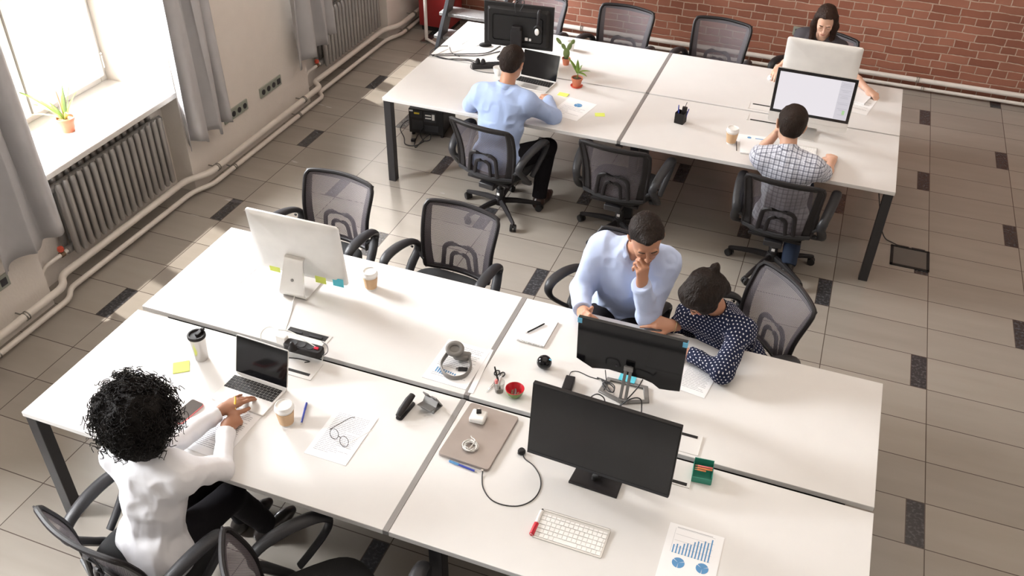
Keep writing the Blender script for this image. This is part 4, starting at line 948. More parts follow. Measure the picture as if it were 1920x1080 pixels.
# tumbler of pens
tb = thing('pen_tumbler', 'small clear plastic tumbler holding pens beside the red bowl', 'pen holder', at(936, 734, HT)); MB().lathe([(0, .001), (.020, .001), (.026, .060), (.0245, .060), (.019, .003), (0, .003)], 28).build('tumbler_wall', 'tumbler', tb)
b0 = Vector(at(936, 734, HT))
pen('pen', 'black pen leaning in the clear tumbler', b0+Vector((.006, .0, .006)), b0+Vector((-.034, .028, .118)), 'matte_black', .004)
pen('marker', 'white marker standing in the clear tumbler', b0+Vector((-.008, 0, .006)), b0+Vector((.004, .012, .085)), 'white_plastic', .006, cat='marker')
pen('marker', 'pale pink marker standing in the clear tumbler', b0+Vector((-.004, -.010, .006)), b0+Vector((-.014, -.006, .075)), 'paper', .006, cat='marker', cap=('pencil_pink', .3))
# bowl
bw = thing('bowl', 'small bowl, red inside and green outside', 'bowl', at(965, 742, HT))
MB().lathe([(.001, 0), (.020, 0), (.022, .003), (.037, .022), (.044, .046)], 40, cap=False).build('bowl_outside', 'bowl_green', bw)
MB().lathe([(.044, .046), (.0415, .0475), (.040, .046), (.032, .02), (.018, .008), (.001, .007)], 40, cap=False).build('bowl_inside', 'bowl_red', bw)
for k, (x, y, a) in enumerate(((-.012, -.004, .2), (.004, -.006, .1), (.016, -.008, -.1), (.0, .010, .4))):
    t_ = thing('battery', ('bronze battery at the left in the red bowl', 'grey battery in the middle of the red bowl', 'bronze battery at the right in the red bowl', 'grey battery at the back of the red bowl')[k], 'battery', Vector(bw.location)+Vector((x, y, .016)), a, 'batteries in the bowl'); q = MB(); q.cyl((0, -.013, .003), (0, .013, .003), .0055, seg=12); q.build('cell', ('bronze', 'stand_grey')[k % 2], t_); MB().cyl((0, .013, .003), (0, .0145, .003), .002, seg=8).build('terminal', 'steel', t_)
# adapter block and cables near the glossy monitor
ab = quadfit([(1060, 701), (1078, 705), (1073, 733), (1053, 729)], HT+.03)
t_ = thing('power_adapter', 'black power brick left of the slotted monitor stand', 'adapter', (ab[0].x, ab[0].y, HT), ab[1]); MB().box((0, 0, .016), (.045, .095, .032)).build('brick_body', 'black_plastic', t_, bevel=.004)
cable('cable', 'thin black cable from the power brick to the coiled bundle', px([(1068, 703, HT+.02), (1072, 697), (1085, 697), (1105, 706), (1122, 711)]), .0022, 'cable_black')
cable('cable', 'coiled bundle of thin black cable on the monitor base', px([(1120, 708), (1135, 714, HT+.014), (1150, 726, HT+.015), (1150, 735, HT+.015), (1140, 733, HT+.015), (1130, 720, HT+.015), (1140, 716, HT+.018), (1152, 724, HT+.02), (1148, 736, HT+.018), (1136, 722, HT+.02), (1128, 712, HT+.02), (1146, 722, HT+.022)]), .0028, 'cable_black')
cable('cable', 'thin black cable dropping behind the coiled bundle', px([(1135, 694, HT+.08), (1136, 705, HT+.03), (1137, 714, HT+.012)]), .0022, 'cable_black')
cable('cable', 'black cable from the glossy monitor curving right past its stand', px([(1205, 712, HT+.10), (1199, 722, HT+.05), (1186, 738, HT+.02), (1172, 752, HT+.01), (1158, 764)]), .003, 'cable_black')
cable('cable', 'black cable arching behind the dark monitor on its right', px([(1158, 765), (1176, 751, HT+.04), (1192, 746, HT+.055), (1202, 750, HT+.05), (1203, 765, HT+.02), (1202, 782)]), .003, 'cable_black')
cable('cable', 'short black cable loop rising behind the dark monitor', px([(1108, 752), (1109, 744, HT+.03), (1120, 739, HT+.05), (1132, 746, HT+.04), (1135, 760)]), .003, 'cable_black')
# closed laptop with things on it
cl_ = quadfit([(880, 752), (969, 781), (920, 882), (824, 851)], HT+.016)
lt = thing('laptop', 'closed brown grey laptop near the desk joint', 'laptop', (cl_[0].x, cl_[0].y, HT), cl_[1]); lw, ld = cl_[2], cl_[3]
MB().prism(roundrect(lw, ld, .014), .001, .009).build('base', 'space_grey', lt, bevel=.002)
MB().prism(roundrect(lw, ld, .014), .0095, .0155).build('lid', 'space_grey', lt, bevel=.002)
t_ = thing('power_adapter', 'white square charger block on the closed laptop', 'adapter', at(897, 786, HT+.016), cl_[1]+.1); MB().box((0, 0, .015), (.070, .066, .029)).build('charger_body', 'white_plastic', t_, bevel=.008)
t_ = thing('usb_adapter', 'tiny black plug adapter on top of the white charger block', 'adapter', at(898, 773, HT+.046), .4); MB().box((0, 0, .005), (.022, .020, .012)).build('adapter_body', 'matte_black', t_, bevel=.002); MB().box((.0, .014, .006), (.012, .010, .004)).build('connector', 'steel', t_)
c0 = at(882, 838, HT+.018); P = []
for k in range(150):
    a = 2*PI*k/22; r_ = .027+.005*math.sin(k*.37)+.003*math.sin(k*1.1); P.append(Vector((r_*1.05*math.cos(a)+.002*math.sin(k*.21), r_*math.sin(a)*.95, .002+.008*(k/150)+.003*math.sin(k*.5)**2)))
P += [Vector((.01, .03, .012)), Vector((-.01, .045, .008)), Vector((-.02, .055, .006))]
o = MB().tube(smoothpath(P, 2), .0022, 6).build('cable_coil', 'cable_white', None, loc=c0, smooth=80); tag(o, 'white charging cable coiled on the closed laptop', 'cable')
cable('cable', 'black cable looping in an arc from the closed laptop to the dark monitor', px([(905, 884, HT+.008), (904, 896), (906, 915), (920, 936), (945, 947), (975, 948), (1000, 936), (1013, 915), (1012, 893), (1000, 873), (984, 860), (981, 850), (985, 845, HT+.02)]), .0025, 'cable_black')
t_ = thing('usb_plug', 'silver cable plug at the front edge of the closed laptop', 'plug', at(906, 881, HT+.005), -.3); MB().box((0, 0, .003), (.010, .022, .006)).build('plug_body', 'steel', t_, bevel=.001)
wcm = thing('webcam', 'small round black webcam lying left of the dark monitor', 'webcam', at(978, 850, HT)); MB().lathe([(0, 0), (.012, 0), (.017, .008), (.017, .016), (.012, .024), (0, .026)], 24).build('webcam_body', 'matte_black', wcm); MB().cyl((-.006, -.015, .014), (-.008, -.019, .014), .006, seg=12).build('webcam_lens', 'screen_gloss', wcm)
# pen box green
gb = quadfit([(1301, 866), (1338, 874), (1334, 903), (1298, 896)], HT+.03)
g_ = thing('pencil_box', 'green desk box holding orange pencils behind the dark monitor', 'box', (gb[0].x, gb[0].y, HT), gb[1]); bw_, bd_, bh_ = .080, .075, .045
q = MB(); q.box((0, 0, .003), (bw_, bd_, .006)); q.box((0, bd_/2, bh_*.75), (bw_, .003, bh_*1.5)); q.box((0, -bd_/2, bh_*.35), (bw_, .003, bh_*.7)); q.box((-bw_/2, 0, bh_*.5), (.003, bd_, bh_)); q.box((bw_/2, 0, bh_*.5), (.003, bd_, bh_)); q.build('box_walls', 'green_plastic', g_, bevel=.001)
for k, (y, m_, z_) in enumerate(((.010, 'pencil_pink', .050), (.0, 'pencil_orange', .048), (-.008, 'pencil_orange', .044))):
    c = Vector(g_.location); a = gb[1]; d = Vector((math.cos(a), math.sin(a), 0)); e = Vector((-d.y, d.x, 0))
    pen('pencil', ('pink pencil resting across the green box', 'orange pencil resting across the green box, behind the shorter one', 'short orange pencil at the front of the green box')[k], c+e*y-d*.036+Vector((0, 0, z_)), c+e*y+d*(.037 if k < 2 else .012)+Vector((0, 0, z_)), m_, .0035, tip='bark', cat='pencil')
# keyboards
def keyboard(label, ps, rows=6, cols=14):
    c, yaw, ww, dd = quadfit(ps, HT+.008); t_ = thing('keyboard', label, 'keyboard', (c.x, c.y, HT), yaw)
    MB().prism(roundrect(ww, dd, .006), .001, .007, Matrix.Rotation(.03, 4, 'X')).build('keyboard_base', 'aluminium', t_, bevel=.001)
    q = MB(); keys(q, -ww/2+.006, ww/2-.006, -dd/2+.006, dd/2-.012, 6, .0088, 14, T=Matrix.Rotation(.03, 4, 'X')); q.build('keys', 'white_plastic', t_, bevel=.0005)
    q = MB(); q.cyl((-ww/2+.004, dd/2-.004, .007), (ww/2-.004, dd/2-.004, .007), .006); q.build('battery_tube', 'aluminium', t_)
keyboard('white and silver wireless keyboard in front of the dark monitor', [(1018, 954), (1145, 993), (1128, 1046), (998, 1005)])
keyboard('white wireless keyboard in front of the man in the checked shirt', [(1463, 266), (1533, 277), (1531, 296), (1455, 283)])
# phone
c, yaw, ww, dd = quadfit([(357, 753), (375, 762), (346, 795), (326, 786)])
ph_ = thing('smartphone', 'dark smartphone lying beside the curly hair', 'phone', (c.x, c.y, HT+.002), yaw); MB().prism(roundrect(.070, .142, .01), .0, .008).build('phone_body', 'pencil_pink', ph_, bevel=.001); MB().prism(roundrect(.068, .139, .01), .0078, .0088).build('phone_screen', mat('phone_glass', (.10, .09, .085), .1), ph_)
# pen cup on the far bench
pc = thing('pen_cup', 'black mesh pen cup with a dark phone handset in it, far bench', 'pen holder', at(1275, 229, HT), -.2)
q = MB(); h_ = .078
for s_ in (-1, 1): q.box((s_*.032, 0, h_/2), (.002, .064, h_)); q.box((0, s_*.032, h_/2), (.064, .002, h_))
q.box((0, 0, .002), (.064, .064, .003)); q.build('cup_wall', 'matte_black', pc); c = Vector(pc.location)
t_ = thing('handset', 'dark cordless handset with a thin antenna standing in the pen cup', 'phone', c+Vector((.012, 0, .006)), .1); MB().prism(roundrect(.036, .022, .008), .0, .115, Matrix.Rotation(.08, 4, 'Y')).build('handset_body', 'black_plastic', t_, bevel=.004); MB().cyl((.008, 0, .11), (.018, .0, .15), .002, seg=8).build('antenna', 'matte_black', t_)
pen('pen', 'blue pen in the black pen cup, leaning left', c+Vector((-.02, .01, .005)), c+Vector((-.026, .014, .12)), 'pen_blue', .004)
pen('pen', 'dark blue pen in the black pen cup, shorter, beside the other blue pen', c+Vector((-.014, -.008, .005)), c+Vector((-.016, -.02, .098)), 'pen_blue', .004)
pen('pen', 'blue tipped pen in the black pen cup, leaning right', c+Vector((.026, .012, .005)), c+Vector((.046, .02, .10)), 'pen_blue', .004)
# plants
def leafmesh(q, base, dirv, L, w_, bend, roll=0, n=8, fold=.25):
    d = Vector(dirv).normalized(); side = d.cross(Vector((0, 0, 1)));
    if side.length < .05: side = Vector((1, 0, 0))
    side.normalize(); side = Matrix.Rotation(roll, 3, d) @ side
    p = Vector(base); rows = []; dd = d.copy()
    for i in range(n+1):
        t = i/n; ww = w_*math.sin(PI*min(1, .12+.88*t))**.7*(1-t*.25) if i < n else .0005
        up = side.cross(dd).normalized()
        rows.append((p-side*ww+up*ww*fold, p.copy(), p+side*ww+up*ww*fold)); dd = (dd+Vector((0, 0, -bend/n))).normalized(); p = p+dd*(L/n)
    vs = [v for r_ in rows for v in r_]; fs = []
    for i in range(n): fs += [(3*i, 3*i+1, 3*i+4, 3*i+3), (3*i+1, 3*i+2, 3*i+5, 3*i+4)]
    q.add(vs, fs)
def pot(t_, r0, r1, h, soil='soil', m='terracotta'):
    MB().lathe([(0, 0), (r0, 0), (r1*.96, h*.80), (r1*1.06, h*.80), (r1*1.06, h), (r1*.95, h), (r1*.90, h*.82), (0, h*.82)], 32).build('plant_pot', m, t_)
    MB().lathe([(r1*.90, h*.84), (r1*.5, h*.90), (0, h*.91)], 24, cap=True).build('potting_soil', soil, t_)
sp = thing('potted_plant', 'spiky bromeliad with a dried red bud in a terracotta pot on the window sill', 'plant', atx(129, 248, 0).to_tuple() if 0 else tuple(at(129, 245, SILL)))
pot(sp, .040, .055, .095, 'bark')
for (a, L, el, bd, m_, ww) in ((200, .22, 35, .9, 'leaf_light', .011), (215, .26, 48, .7, 'leaf', .013), (150, .17, 55, .5, 'leaf_dark', .014), (95, .20, 82, .1, 'leaf_dark', .013), (60, .20, 75, .25, 'leaf', .012), (20, .22, 62, .45, 'leaf_light', .010), (350, .18, 60, 1.2, 'leaf_light', .007), (270, .16, 60, .8, 'leaf_light', .014), (300, .14, 70, .5, 'leaf', .014), (245, .18, 40, .9, 'leaf_light', .010), (130, .13, 80, .2, 'leaf', .014), (190, .20, 25, .7, 'leaf_light', .009)):
    a = math.radians(a-25); e = math.radians(el); q = MB(); leafmesh(q, (.01*math.cos(a), .01*math.sin(a), .08), (math.cos(a)*math.cos(e), math.sin(a)*math.cos(e), math.sin(e)), L*1.3, ww*1.2, bd); q.build('leaf', m_, sp, solid=.001)
q = MB(); q.tube([(-.01, 0, .08), (-.03, .02, .17), (-.045, .03, .22), (-.05, .035, .26)], [.004, .005, .008, .002], 8); q.build('dried_bud', 'bud', sp)
cc = thing('potted_cactus', 'paddle cactus in a small terracotta pot, far bench', 'plant', at(1061, 121, HT)); pot(cc, .024, .032, .055)
def paddle(c, L, w_, ang, ax=0):
    T = Matrix.Translation(c) @ Matrix.Rotation(ax, 4, 'Z') @ Matrix.Rotation(ang, 4, 'Y') @ Matrix.Translation((0, 0, L/2)) 
    MB().ell((0, 0, 0), (w_/2, .009, L/2*1.05), T, 16, 10).build('cactus_pad', 'cactus', cc, smooth=80)
    return T @ Vector((0, 0, L/2))
p1_ = paddle((0, 0, .05), .085, .055, .0); a_ = paddle(p1_+Vector((-.012, 0, -.012)), .05, .034, -.6); paddle(a_+Vector((-.005, 0, -.005)), .062, .030, -.75); b2 = paddle(p1_+Vector((.010, 0, -.015)), .065, .036, .35); paddle(b2+Vector((.004, 0, -.006)), .042, .030, .55)
pp_ = thing('potted_plant', 'small leafy plant in a terracotta pot on a red saucer, far bench', 'plant', at(1081, 162, HT))
MB().lathe([(0, 0), (.040, 0), (.047, .010), (.045, .010), (.038, .004), (0, .004)], 32).build('saucer', 'red_clay', pp_)
b_pot = thing('x', 'x', 'x'); bpy.data.objects.remove(b_pot)
MB().lathe([(0, .005), (.030, .005), (.039, .058), (.043, .058), (.043, .072), (.039, .072), (.037, .060), (0, .060)], 32).build('plant_pot', 'terracotta', pp_)
MB().lathe([(.037, .061), (.02, .066), (0, .067)], 24).build('potting_soil', 'soil', pp_)
MB().tube([(0, 0, .06), (.004, 0, .10), (0, 0, .12)], .004, 8).build('stem', 'leaf', pp_)
for a, L, el, bd in ((150, .14, 50, .5), (110, .10, 70, .2), (10, .10, 35, .7), (340, .09, 25, .8), (60, .07, 60, .5)):
    a = math.radians(a); e = math.radians(el); q = MB(); leafmesh(q, (0, 0, .105), (math.cos(a)*math.cos(e), math.sin(a)*math.cos(e), math.sin(e)), L, .015, bd); q.build('leaf', 'leaf', pp_, solid=.0008)
# computer tower under the far bench
bl_, br_ = at(768, 247, .03), at(832, 255, .03); yw = math.atan2(br_.y-bl_.y, br_.x-bl_.x); wd = (br_-bl_).length
pcb = thing('computer_tower', 'black desktop tower lying under the far bench with cables behind', 'computer', (bl_+br_)/2, yw); pcb.location.z = 0; h_ = .215; dd_ = .36
MB().box((0, dd_/2, .03+h_/2), (wd, dd_, h_)).build('case', 'matte_black', pcb, bevel=.004)
q = MB(); q.box((-wd*.28, -.001, .03+h_*.8), (wd*.34, .004, h_*.28)); q.box((wd*.12, -.001, .03+h_*.72), (wd*.36, .004, h_*.42)); q.box((-wd*.25, -.001, .03+h_*.35), (wd*.32, .004, h_*.4)); q.box((wd*.15, -.001, .03+h_*.25), (wd*.4, .004, h_*.28)); q.build('rear_panel', 'grey_plastic', pcb)
MB().box((-wd*.26, -.0045, .03+h_*.84), (.045, .002, .014)).build('yellow_label', 'label_yellow', pcb)
q = MB(); q.box((wd*.22, -.006, .03+h_*.74), (.022, .006, .05)); q.box((wd*.07, -.006, .03+h_*.80), (.05, .005, .010)); q.box((wd*.07, -.006, .03+h_*.68), (.05, .005, .010)); q.box((-wd*.42, -.005, .03+h_*.93), (.03, .003, .012)); q.build('rear_ports', 'silver_white', pcb)
for x, y in ((-wd*.42, .03), (wd*.42, .03), (-wd*.42, .32), (wd*.42, .32)): MB().cyl((x, y, 0), (x, y, .032), .014).build('foot', 'black_plastic', pcb)
cable('cable', 'black cable curving left out of the tower onto the floor', [at(766, 225, .12)]+px([(756, 232, .08), (751, 243, .03), (758, 258, .0), (760, 270, 0), (778, 273, 0), (795, 265, .0)], 0, .005), .004, 'cable_black', 'cables behind the tower')
cable('cable', 'black cable tangled on the floor below the tower', [at(795, 238, .10)]+px([(789, 245, .05), (789, 255, 0), (795, 264, 0), (806, 262, 0), (806, 252, .02), (790, 265, 0), (780, 276, 0), (777, 270, 0), (782, 255, .0), (788, 250, .03)], 0, .005), .004, 'cable_black', 'cables behind the tower')
t_ = thing('power_plug', 'black plug lying on the floor by the tower cables', 'plug', at(775, 265, .0), .2); MB().box((0, 0, .012), (.035, .03, .024)).build('plug_body', 'black_plastic', t_, bevel=.004)
# floor box
c = quadfit([(1670, 459), (1743, 474), (1742, 511), (1668, 496)], 0)
fb = thing('floor_socket_box', 'dark rectangular floor socket box beside the right bench leg', 'floor box', (c[0].x, c[0].y, 0), c[1]); fw_, fd_ = c[2], c[3]
q = MB(); 
for s_ in (-1, 1): q.box((s_*(fw_/2-.01), 0, .004), (.02, fd_, .008)); q.box((0, s_*(fd_/2-.01), .004), (fw_, .02, .008))
q.build('box_frame', 'matte_black', fb, bevel=.002); MB().box((0, 0, .003), (fw_-.03, fd_-.03, .005)).build('box_lid', 'floor_box', fb)
q = MB(); q.box((-fw_*.22, fd_/2-.004, .010), (fw_*.35, .014, .006)); q.box((fw_*.20, fd_/2-.004, .010), (fw_*.35, .014, .006)); q.build('lid_hinge', 'black_metal', fb)
cable('cable', 'black cable from under the far bench down to the floor box', [at(1648, 362, HT-.04), at(1650, 400, .40), at(1653, 430, .12)]+px([(1660, 447, .02), (1672, 454, 0), (1684, 460, 0)], 0, .004), .004, 'cable_black')
# ------------------------------------------------------------------ people: signed distance bodies
class SDF:
    def __init__(s): s.ops = []
    def cone(s, a, b, ra, rb, k=.02, sq=None, cutn=None, mode='u'):
        """tapered capsule; sq=(dir, factor) flattens across dir; cutn=[(point, normal)...] keeps the side the normal points away from"""
        s.ops.append(('c', np.array(a, float), np.array(b, float), ra, rb, k, sq, cutn, mode)); return s
    def ell(s, c, r, R=None, k=.02, mode='u'):
        s.ops.append(('e', np.array(c, float), np.array(r, float), np.eye(3) if R is None else np.array(R), 0, k, None, None, mode)); return s
    def bounds(s):
        lo = np.full(3, 1e9); hi = -lo
        for o in s.ops:
            if o[8] != 'u': continue
            if o[0] == 'c':
                r = max(o[3], o[4]); lo = np.minimum(lo, np.minimum(o[1], o[2])-r); hi = np.maximum(hi, np.maximum(o[1], o[2])+r)
            else: r = o[2].max(); lo = np.minimum(lo, o[1]-r); hi = np.maximum(hi, o[1]+r)
        return lo-.03, hi+.03
    def eval(s, h):
        lo, hi = s.bounds(); n = np.ceil((hi-lo)/h).astype(int)+1
        D = np.full(n, .05, np.float32)
        ax = [lo[i]+h*np.arange(n[i]) for i in range(3)]
        for o in s.ops:
            t, A, B, ra, rb, k, sq, cut, mode = o
            m = max(k, .012)+.012
            if t == 'c':
                r = max(ra, rb); l = np.minimum(A, B)-r-m; u = np.maximum(A, B)+r+m
            else: r = A*0+B.max(); l = A-r-m; u = A+r+m
            i0 = np.clip(np.floor((l-lo)/h).astype(int), 0, n-1); i1 = np.clip(np.ceil((u-lo)/h).astype(int)+1, 1, n)
            sl = tuple(slice(a, b) for a, b in zip(i0, i1))
            X = np.stack(np.meshgrid(*[ax[i][sl[i]] for i in range(3)], indexing='ij'), -1).astype(np.float32)
            if t == 'c':
                ab = B-A; L2 = max(ab@ab, 1e-9); P = X-A
                tt = np.clip((P@ab)/L2, 0, 1); Q = P-tt[..., None]*ab
                if sq is not None:
                    nrm = np.array(sq[0], float); nrm /= np.linalg.norm(nrm); w_ = Q@nrm
                    Q = Q+(w_*(1/sq[1]-1))[..., None]*nrm
                    d = np.linalg.norm(Q, axis=-1); rr = ra+(rb-ra)*tt; d = (d-rr)*(sq[1] if sq[1] < 1 else 1)
                else: d = np.linalg.norm(Q, axis=-1)-(ra+(rb-ra)*tt)
                if cut is not None:
                    for cp, cn in cut:
                        cn = np.array(cn, float); cn /= np.linalg.norm(cn); d = np.maximum(d, (X-np.array(cp))@cn)
            else:
                Y = (X-A)@ra; k0 = np.linalg.norm(Y/B, axis=-1); k1 = np.linalg.norm(Y/(B*B), axis=-1)+1e-6; d = k0*(k0-1)/k1
            d = d.astype(np.float32); E_ = D[sl]
            if mode == 'u':
                hh = np.clip(.5+.5*(E_-d)/k, 0, 1); D[sl] = E_*(1-hh)+d*hh-k*hh*(1-hh)
            else:
                nd_ = -d; hh = np.clip(.5-.5*(E_-nd_)/k, 0, 1); D[sl] = E_*(1-hh)+nd_*hh+k*hh*(1-hh)
        return D, lo
    def mesh(s, h, disp=None):
        D, lo = s.eval(h)
        if disp is not None: D = disp(D, lo, h)
        return surface_nets(D, lo, h)
def surface_nets(D, lo, h):
    S = D < 0; n = D.shape
    c = [S[i:n[0]-1+i, j:n[1]-1+j, k:n[2]-1+k] for i in (0, 1) for j in (0, 1) for k in (0, 1)]
    allv = np.logical_and.reduce(c); anyv = np.logical_or.reduce(c); cell = anyv & ~allv
    idx = -np.ones(cell.shape, np.int64); cc = np.argwhere(cell); idx[cell] = np.arange(len(cc))
    acc = np.zeros((len(cc), 3)); cnt = np.zeros(len(cc)); I = cc.T
    corners = [(i, j, k) for i in (0, 1) for j in (0, 1) for k in (0, 1)]
    for a in corners:
        for ax in range(3):
            if a[ax]: continue
            b = list(a); b[ax] = 1
            va = D[I[0]+a[0], I[1]+a[1], I[2]+a[2]]; vb = D[I[0]+b[0], I[1]+b[1], I[2]+b[2]]
            m = (va < 0) != (vb < 0); t = np.where(m, va/np.where(np.abs(va-vb) < 1e-12, 1, va-vb), 0)
            p = np.tile(np.array(a, float), (len(cc), 1)); p[:, ax] += t
            acc += p*m[:, None]; cnt += m
    V = (cc+acc/np.maximum(cnt, 1)[:, None])*h+lo
    F = []
    for ax in range(3):
        o1, o2 = [(1, 2), (2, 0), (0, 1)][ax]
        sl0 = [slice(1, -1)]*3; sl0[ax] = slice(0, -1); sl1 = [slice(1, -1)]*3; sl1[ax] = slice(1, None)
        s0 = S[tuple(sl0)]; s1 = S[tuple(sl1)]; e = np.argwhere(s0 != s1)
        off = np.array([1, 1, 1]); off[ax] = 0; P = e+off
        flip = s0[tuple(e.T)]
        d1 = np.zeros(3, int); d1[o1] = 1; d2 = np.zeros(3, int); d2[o2] = 1
        q = np.stack([idx[tuple((P-d1-d2).T)], idx[tuple((P-d2).T)], idx[tuple(P.T)], idx[tuple((P-d1).T)]], 1)
        q[~flip] = q[~flip][:, ::-1]; F.append(q)
    F = np.concatenate(F); F = F[(F >= 0).all(1)]
    return V, F
def npmesh(name, V, F, m, parent, smooth_it=2):
    V = V.copy()
    if smooth_it:
        for _ in range(smooth_it):
            A = np.zeros_like(V); C_ = np.zeros(len(V))
            for a, b in ((0, 1), (1, 2), (2, 3), (3, 0)):
                for x, y in ((a, b), (b, a)):
                    for d_ in range(3): A[:, d_] += np.bincount(F[:, x], V[F[:, y], d_], len(V))
                    C_ += np.bincount(F[:, x], minlength=len(V))
            V = .5*V+.5*A/np.maximum(C_, 1)[:, None]
    me = bpy.data.meshes.new(name); me.vertices.add(len(V)); me.vertices.foreach_set('co', V.astype(np.float32).ravel())
    me.loops.add(F.size); me.loops.foreach_set('vertex_index', F.ravel().astype(np.int32))
    me.polygons.add(len(F)); me.polygons.foreach_set('loop_start', np.arange(0, F.size, 4, dtype=np.int32))
    try: me.polygons.foreach_set('loop_total', np.full(len(F), 4, np.int32))
    except Exception: pass
    me.polygons.foreach_set('use_smooth', np.ones(len(F), bool)); me.update(calc_edges=True); me.validate()
    me.materials.append(MT[m] if isinstance(m, str) else m)
    o = bpy.data.objects.new(name, me); COL.objects.link(o); o.parent = parent; return o
def fbm(lo, h, n, scale, seed, amp):
    """value noise on the grid, folded into creases"""
    r_ = np.random.default_rng(seed); out = np.zeros(n, np.float32)
    for sp_, am, an in ((6.0/scale, 1.0, (1.0, 1.0, 1.9)), (2.8/scale, .45, (1.0, 1.2, 1.0))):
        W_ = []; dims = []
        for i in range(3):
            c_ = np.arange(n[i])*h/(sp_*an[i]); k = np.floor(c_).astype(int); f = c_-k; f = f*f*(3-2*f); m = k.max()+2
            M_ = np.zeros((n[i], m), np.float32); M_[np.arange(n[i]), k] = 1-f; M_[np.arange(n[i]), k+1] += f; W_.append(M_); dims.append(m)
        g = r_.normal(0, 1, dims).astype(np.float32)
        v = np.einsum('ia,abc->ibc', W_[0], g); v = np.einsum('jb,ibc->ijc', W_[1], v); v = np.einsum('kc,ijc->ijk', W_[2], v)
        out += am*(np.abs(v)-.55)
    return np.clip(out*amp*1.5, -.016, .0035)
def folds(amp, scale, seed):
    def f(D, lo, h): return D+fbm(lo, h, D.shape, scale, seed, amp)
    return f
def skin(name, col):
    m = mat(name, col, .48, vary=.05, bump=(220, .06)); b = m.node_tree.nodes['Principled BSDF']
    b.inputs['Subsurface Weight'].default_value = .12; b.inputs['Subsurface Radius'].default_value = (.02, .008, .004); return m
MT['skin_light'] = skin('skin_light', (.62, .36, .25)); MT['skin_tan'] = skin('skin_tan', (.50, .25, .155)); MT['skin_brown'] = skin('skin_brown', (.30, .135, .075)); MT['skin_fair'] = skin('skin_fair', (.66, .40, .29))
MT['lip'] = mat('lip', (.42, .14, .11), .45); MT['nail'] = mat('nail', (.62, .38, .30), .3)
MT['eye_white'] = mat('eye_white', (.60, .56, .53), .25); MT['iris'] = mat('iris', (.04, .025, .015), .2); MT['brow'] = mat('brow', (.045, .025, .015), .8)
def cloth(name, col, rough=.8, pattern=None):
    m = bpy.data.materials.new(name); m.use_nodes = True; t = m.node_tree; b = t.nodes['Principled BSDF']; b.inputs['Roughness'].default_value = rough
    b.inputs['Sheen Weight'].default_value = .15 if max(col) > .1 else 0; b.inputs['Specular IOR Level'].default_value = .2
    tc = nd(t, 'ShaderNodeTexCoord'); g = nd(t, 'ShaderNodeNewGeometry')
    n = nd(t, 'ShaderNodeTexNoise'); n.inputs['Scale'].default_value = 13; n.inputs['Detail'].default_value = 2; n.inputs['Distortion'].default_value = .35
    mp = nd(t, 'ShaderNodeMapping'); mp.inputs['Scale'].default_value = (1, 1, .5); t.links.new(tc.outputs['Object'], mp.inputs[0]); t.links.new(mp.outputs[0], n.inputs['Vector'])
    bp = nd(t, 'ShaderNodeBump'); bp.inputs['Strength'].default_value = .4; bp.inputs['Distance'].default_value = .012
    t.links.new(n.outputs[0], bp.inputs['Height']); t.links.new(bp.outputs[0], b.inputs['Normal'])
    if pattern is None: b.inputs['Base Color'].default_value = (*col, 1); return m
    s = nd(t, 'ShaderNodeSeparateXYZ'); t.links.new(tc.outputs['Object'], s.inputs[0])
    sn = nd(t, 'ShaderNodeSeparateXYZ'); t.links.new(g.outputs['Normal'], sn.inputs[0])
    ax, ay, az = [math_(t, 'ABSOLUTE', sn.outputs[i]) for i in range(3)]
    isx = math_(t, 'GREATER_THAN', ax, math_(t, 'MAXIMUM', ay, az)); isz = math_(t, 'MULTIPLY', math_(t, 'GREATER_THAN', az, ay), math_(t, 'SUBTRACT', 1.0, isx))
    def sel(f, a, b_): return math_(t, 'ADD', math_(t, 'MULTIPLY', f, a), math_(t, 'MULTIPLY', math_(t, 'SUBTRACT', 1.0, f), b_))
    u = sel(isx, s.outputs[1], s.outputs[0]); v = sel(isz, s.outputs[1], s.outputs[2])
    if pattern[0] == 'dots':
        p = pattern[1]; r_ = pattern[2]
        row = math_(t, 'FLOOR', math_(t, 'DIVIDE', v, p*.86)); fv = math_(t, 'SUBTRACT', math_(t, 'DIVIDE', v, p*.86), row)
        sh = math_(t, 'MULTIPLY', math_(t, 'FLOORED_MODULO', row, 2.0), .5)
        fu = math_(t, 'FRACT', math_(t, 'ADD', math_(t, 'DIVIDE', u, p), sh))
        du = math_(t, 'MULTIPLY', math_(t, 'SUBTRACT', fu, .5), p); dv = math_(t, 'MULTIPLY', math_(t, 'SUBTRACT', fv, .5), p*.86)
        d2 = math_(t, 'ADD', math_(t, 'MULTIPLY', du, du), math_(t, 'MULTIPLY', dv, dv)); f = math_(t, 'LESS_THAN', d2, r_*r_)
        c = mixc(t, f, col, pattern[3])
    else:
        p = pattern[1]
        def st(w_, a, wd): return math_(t, 'LESS_THAN', math_(t, 'FRACT', math_(t, 'ADD', math_(t, 'DIVIDE', w_, p), a)), wd)
        c = mixc(t, math_(t, 'MULTIPLY', st(u, 0., .26), .62), col, pattern[2]); c = mixc(t, math_(t, 'MULTIPLY', st(v, 0., .26), .62), c, pattern[2])
        c = mixc(t, math_(t, 'MULTIPLY', st(u, .5, .08), .45), c, pattern[2]); c = mixc(t, math_(t, 'MULTIPLY', st(v, .5, .08), .45), c, pattern[2])
    t.links.new(c, b.inputs['Base Color']); return m
MT['shirt_white'] = cloth('shirt_white', (.74, .735, .76)); MT['shirt_blue'] = cloth('shirt_blue', (.36, .46, .70)); MT['shirt_pale_blue'] = cloth('shirt_pale_blue', (.47, .55, .76))
MT['shirt_check'] = cloth('shirt_check', (.66, .68, .76), pattern=('plaid', .030, (.035, .04, .085)))
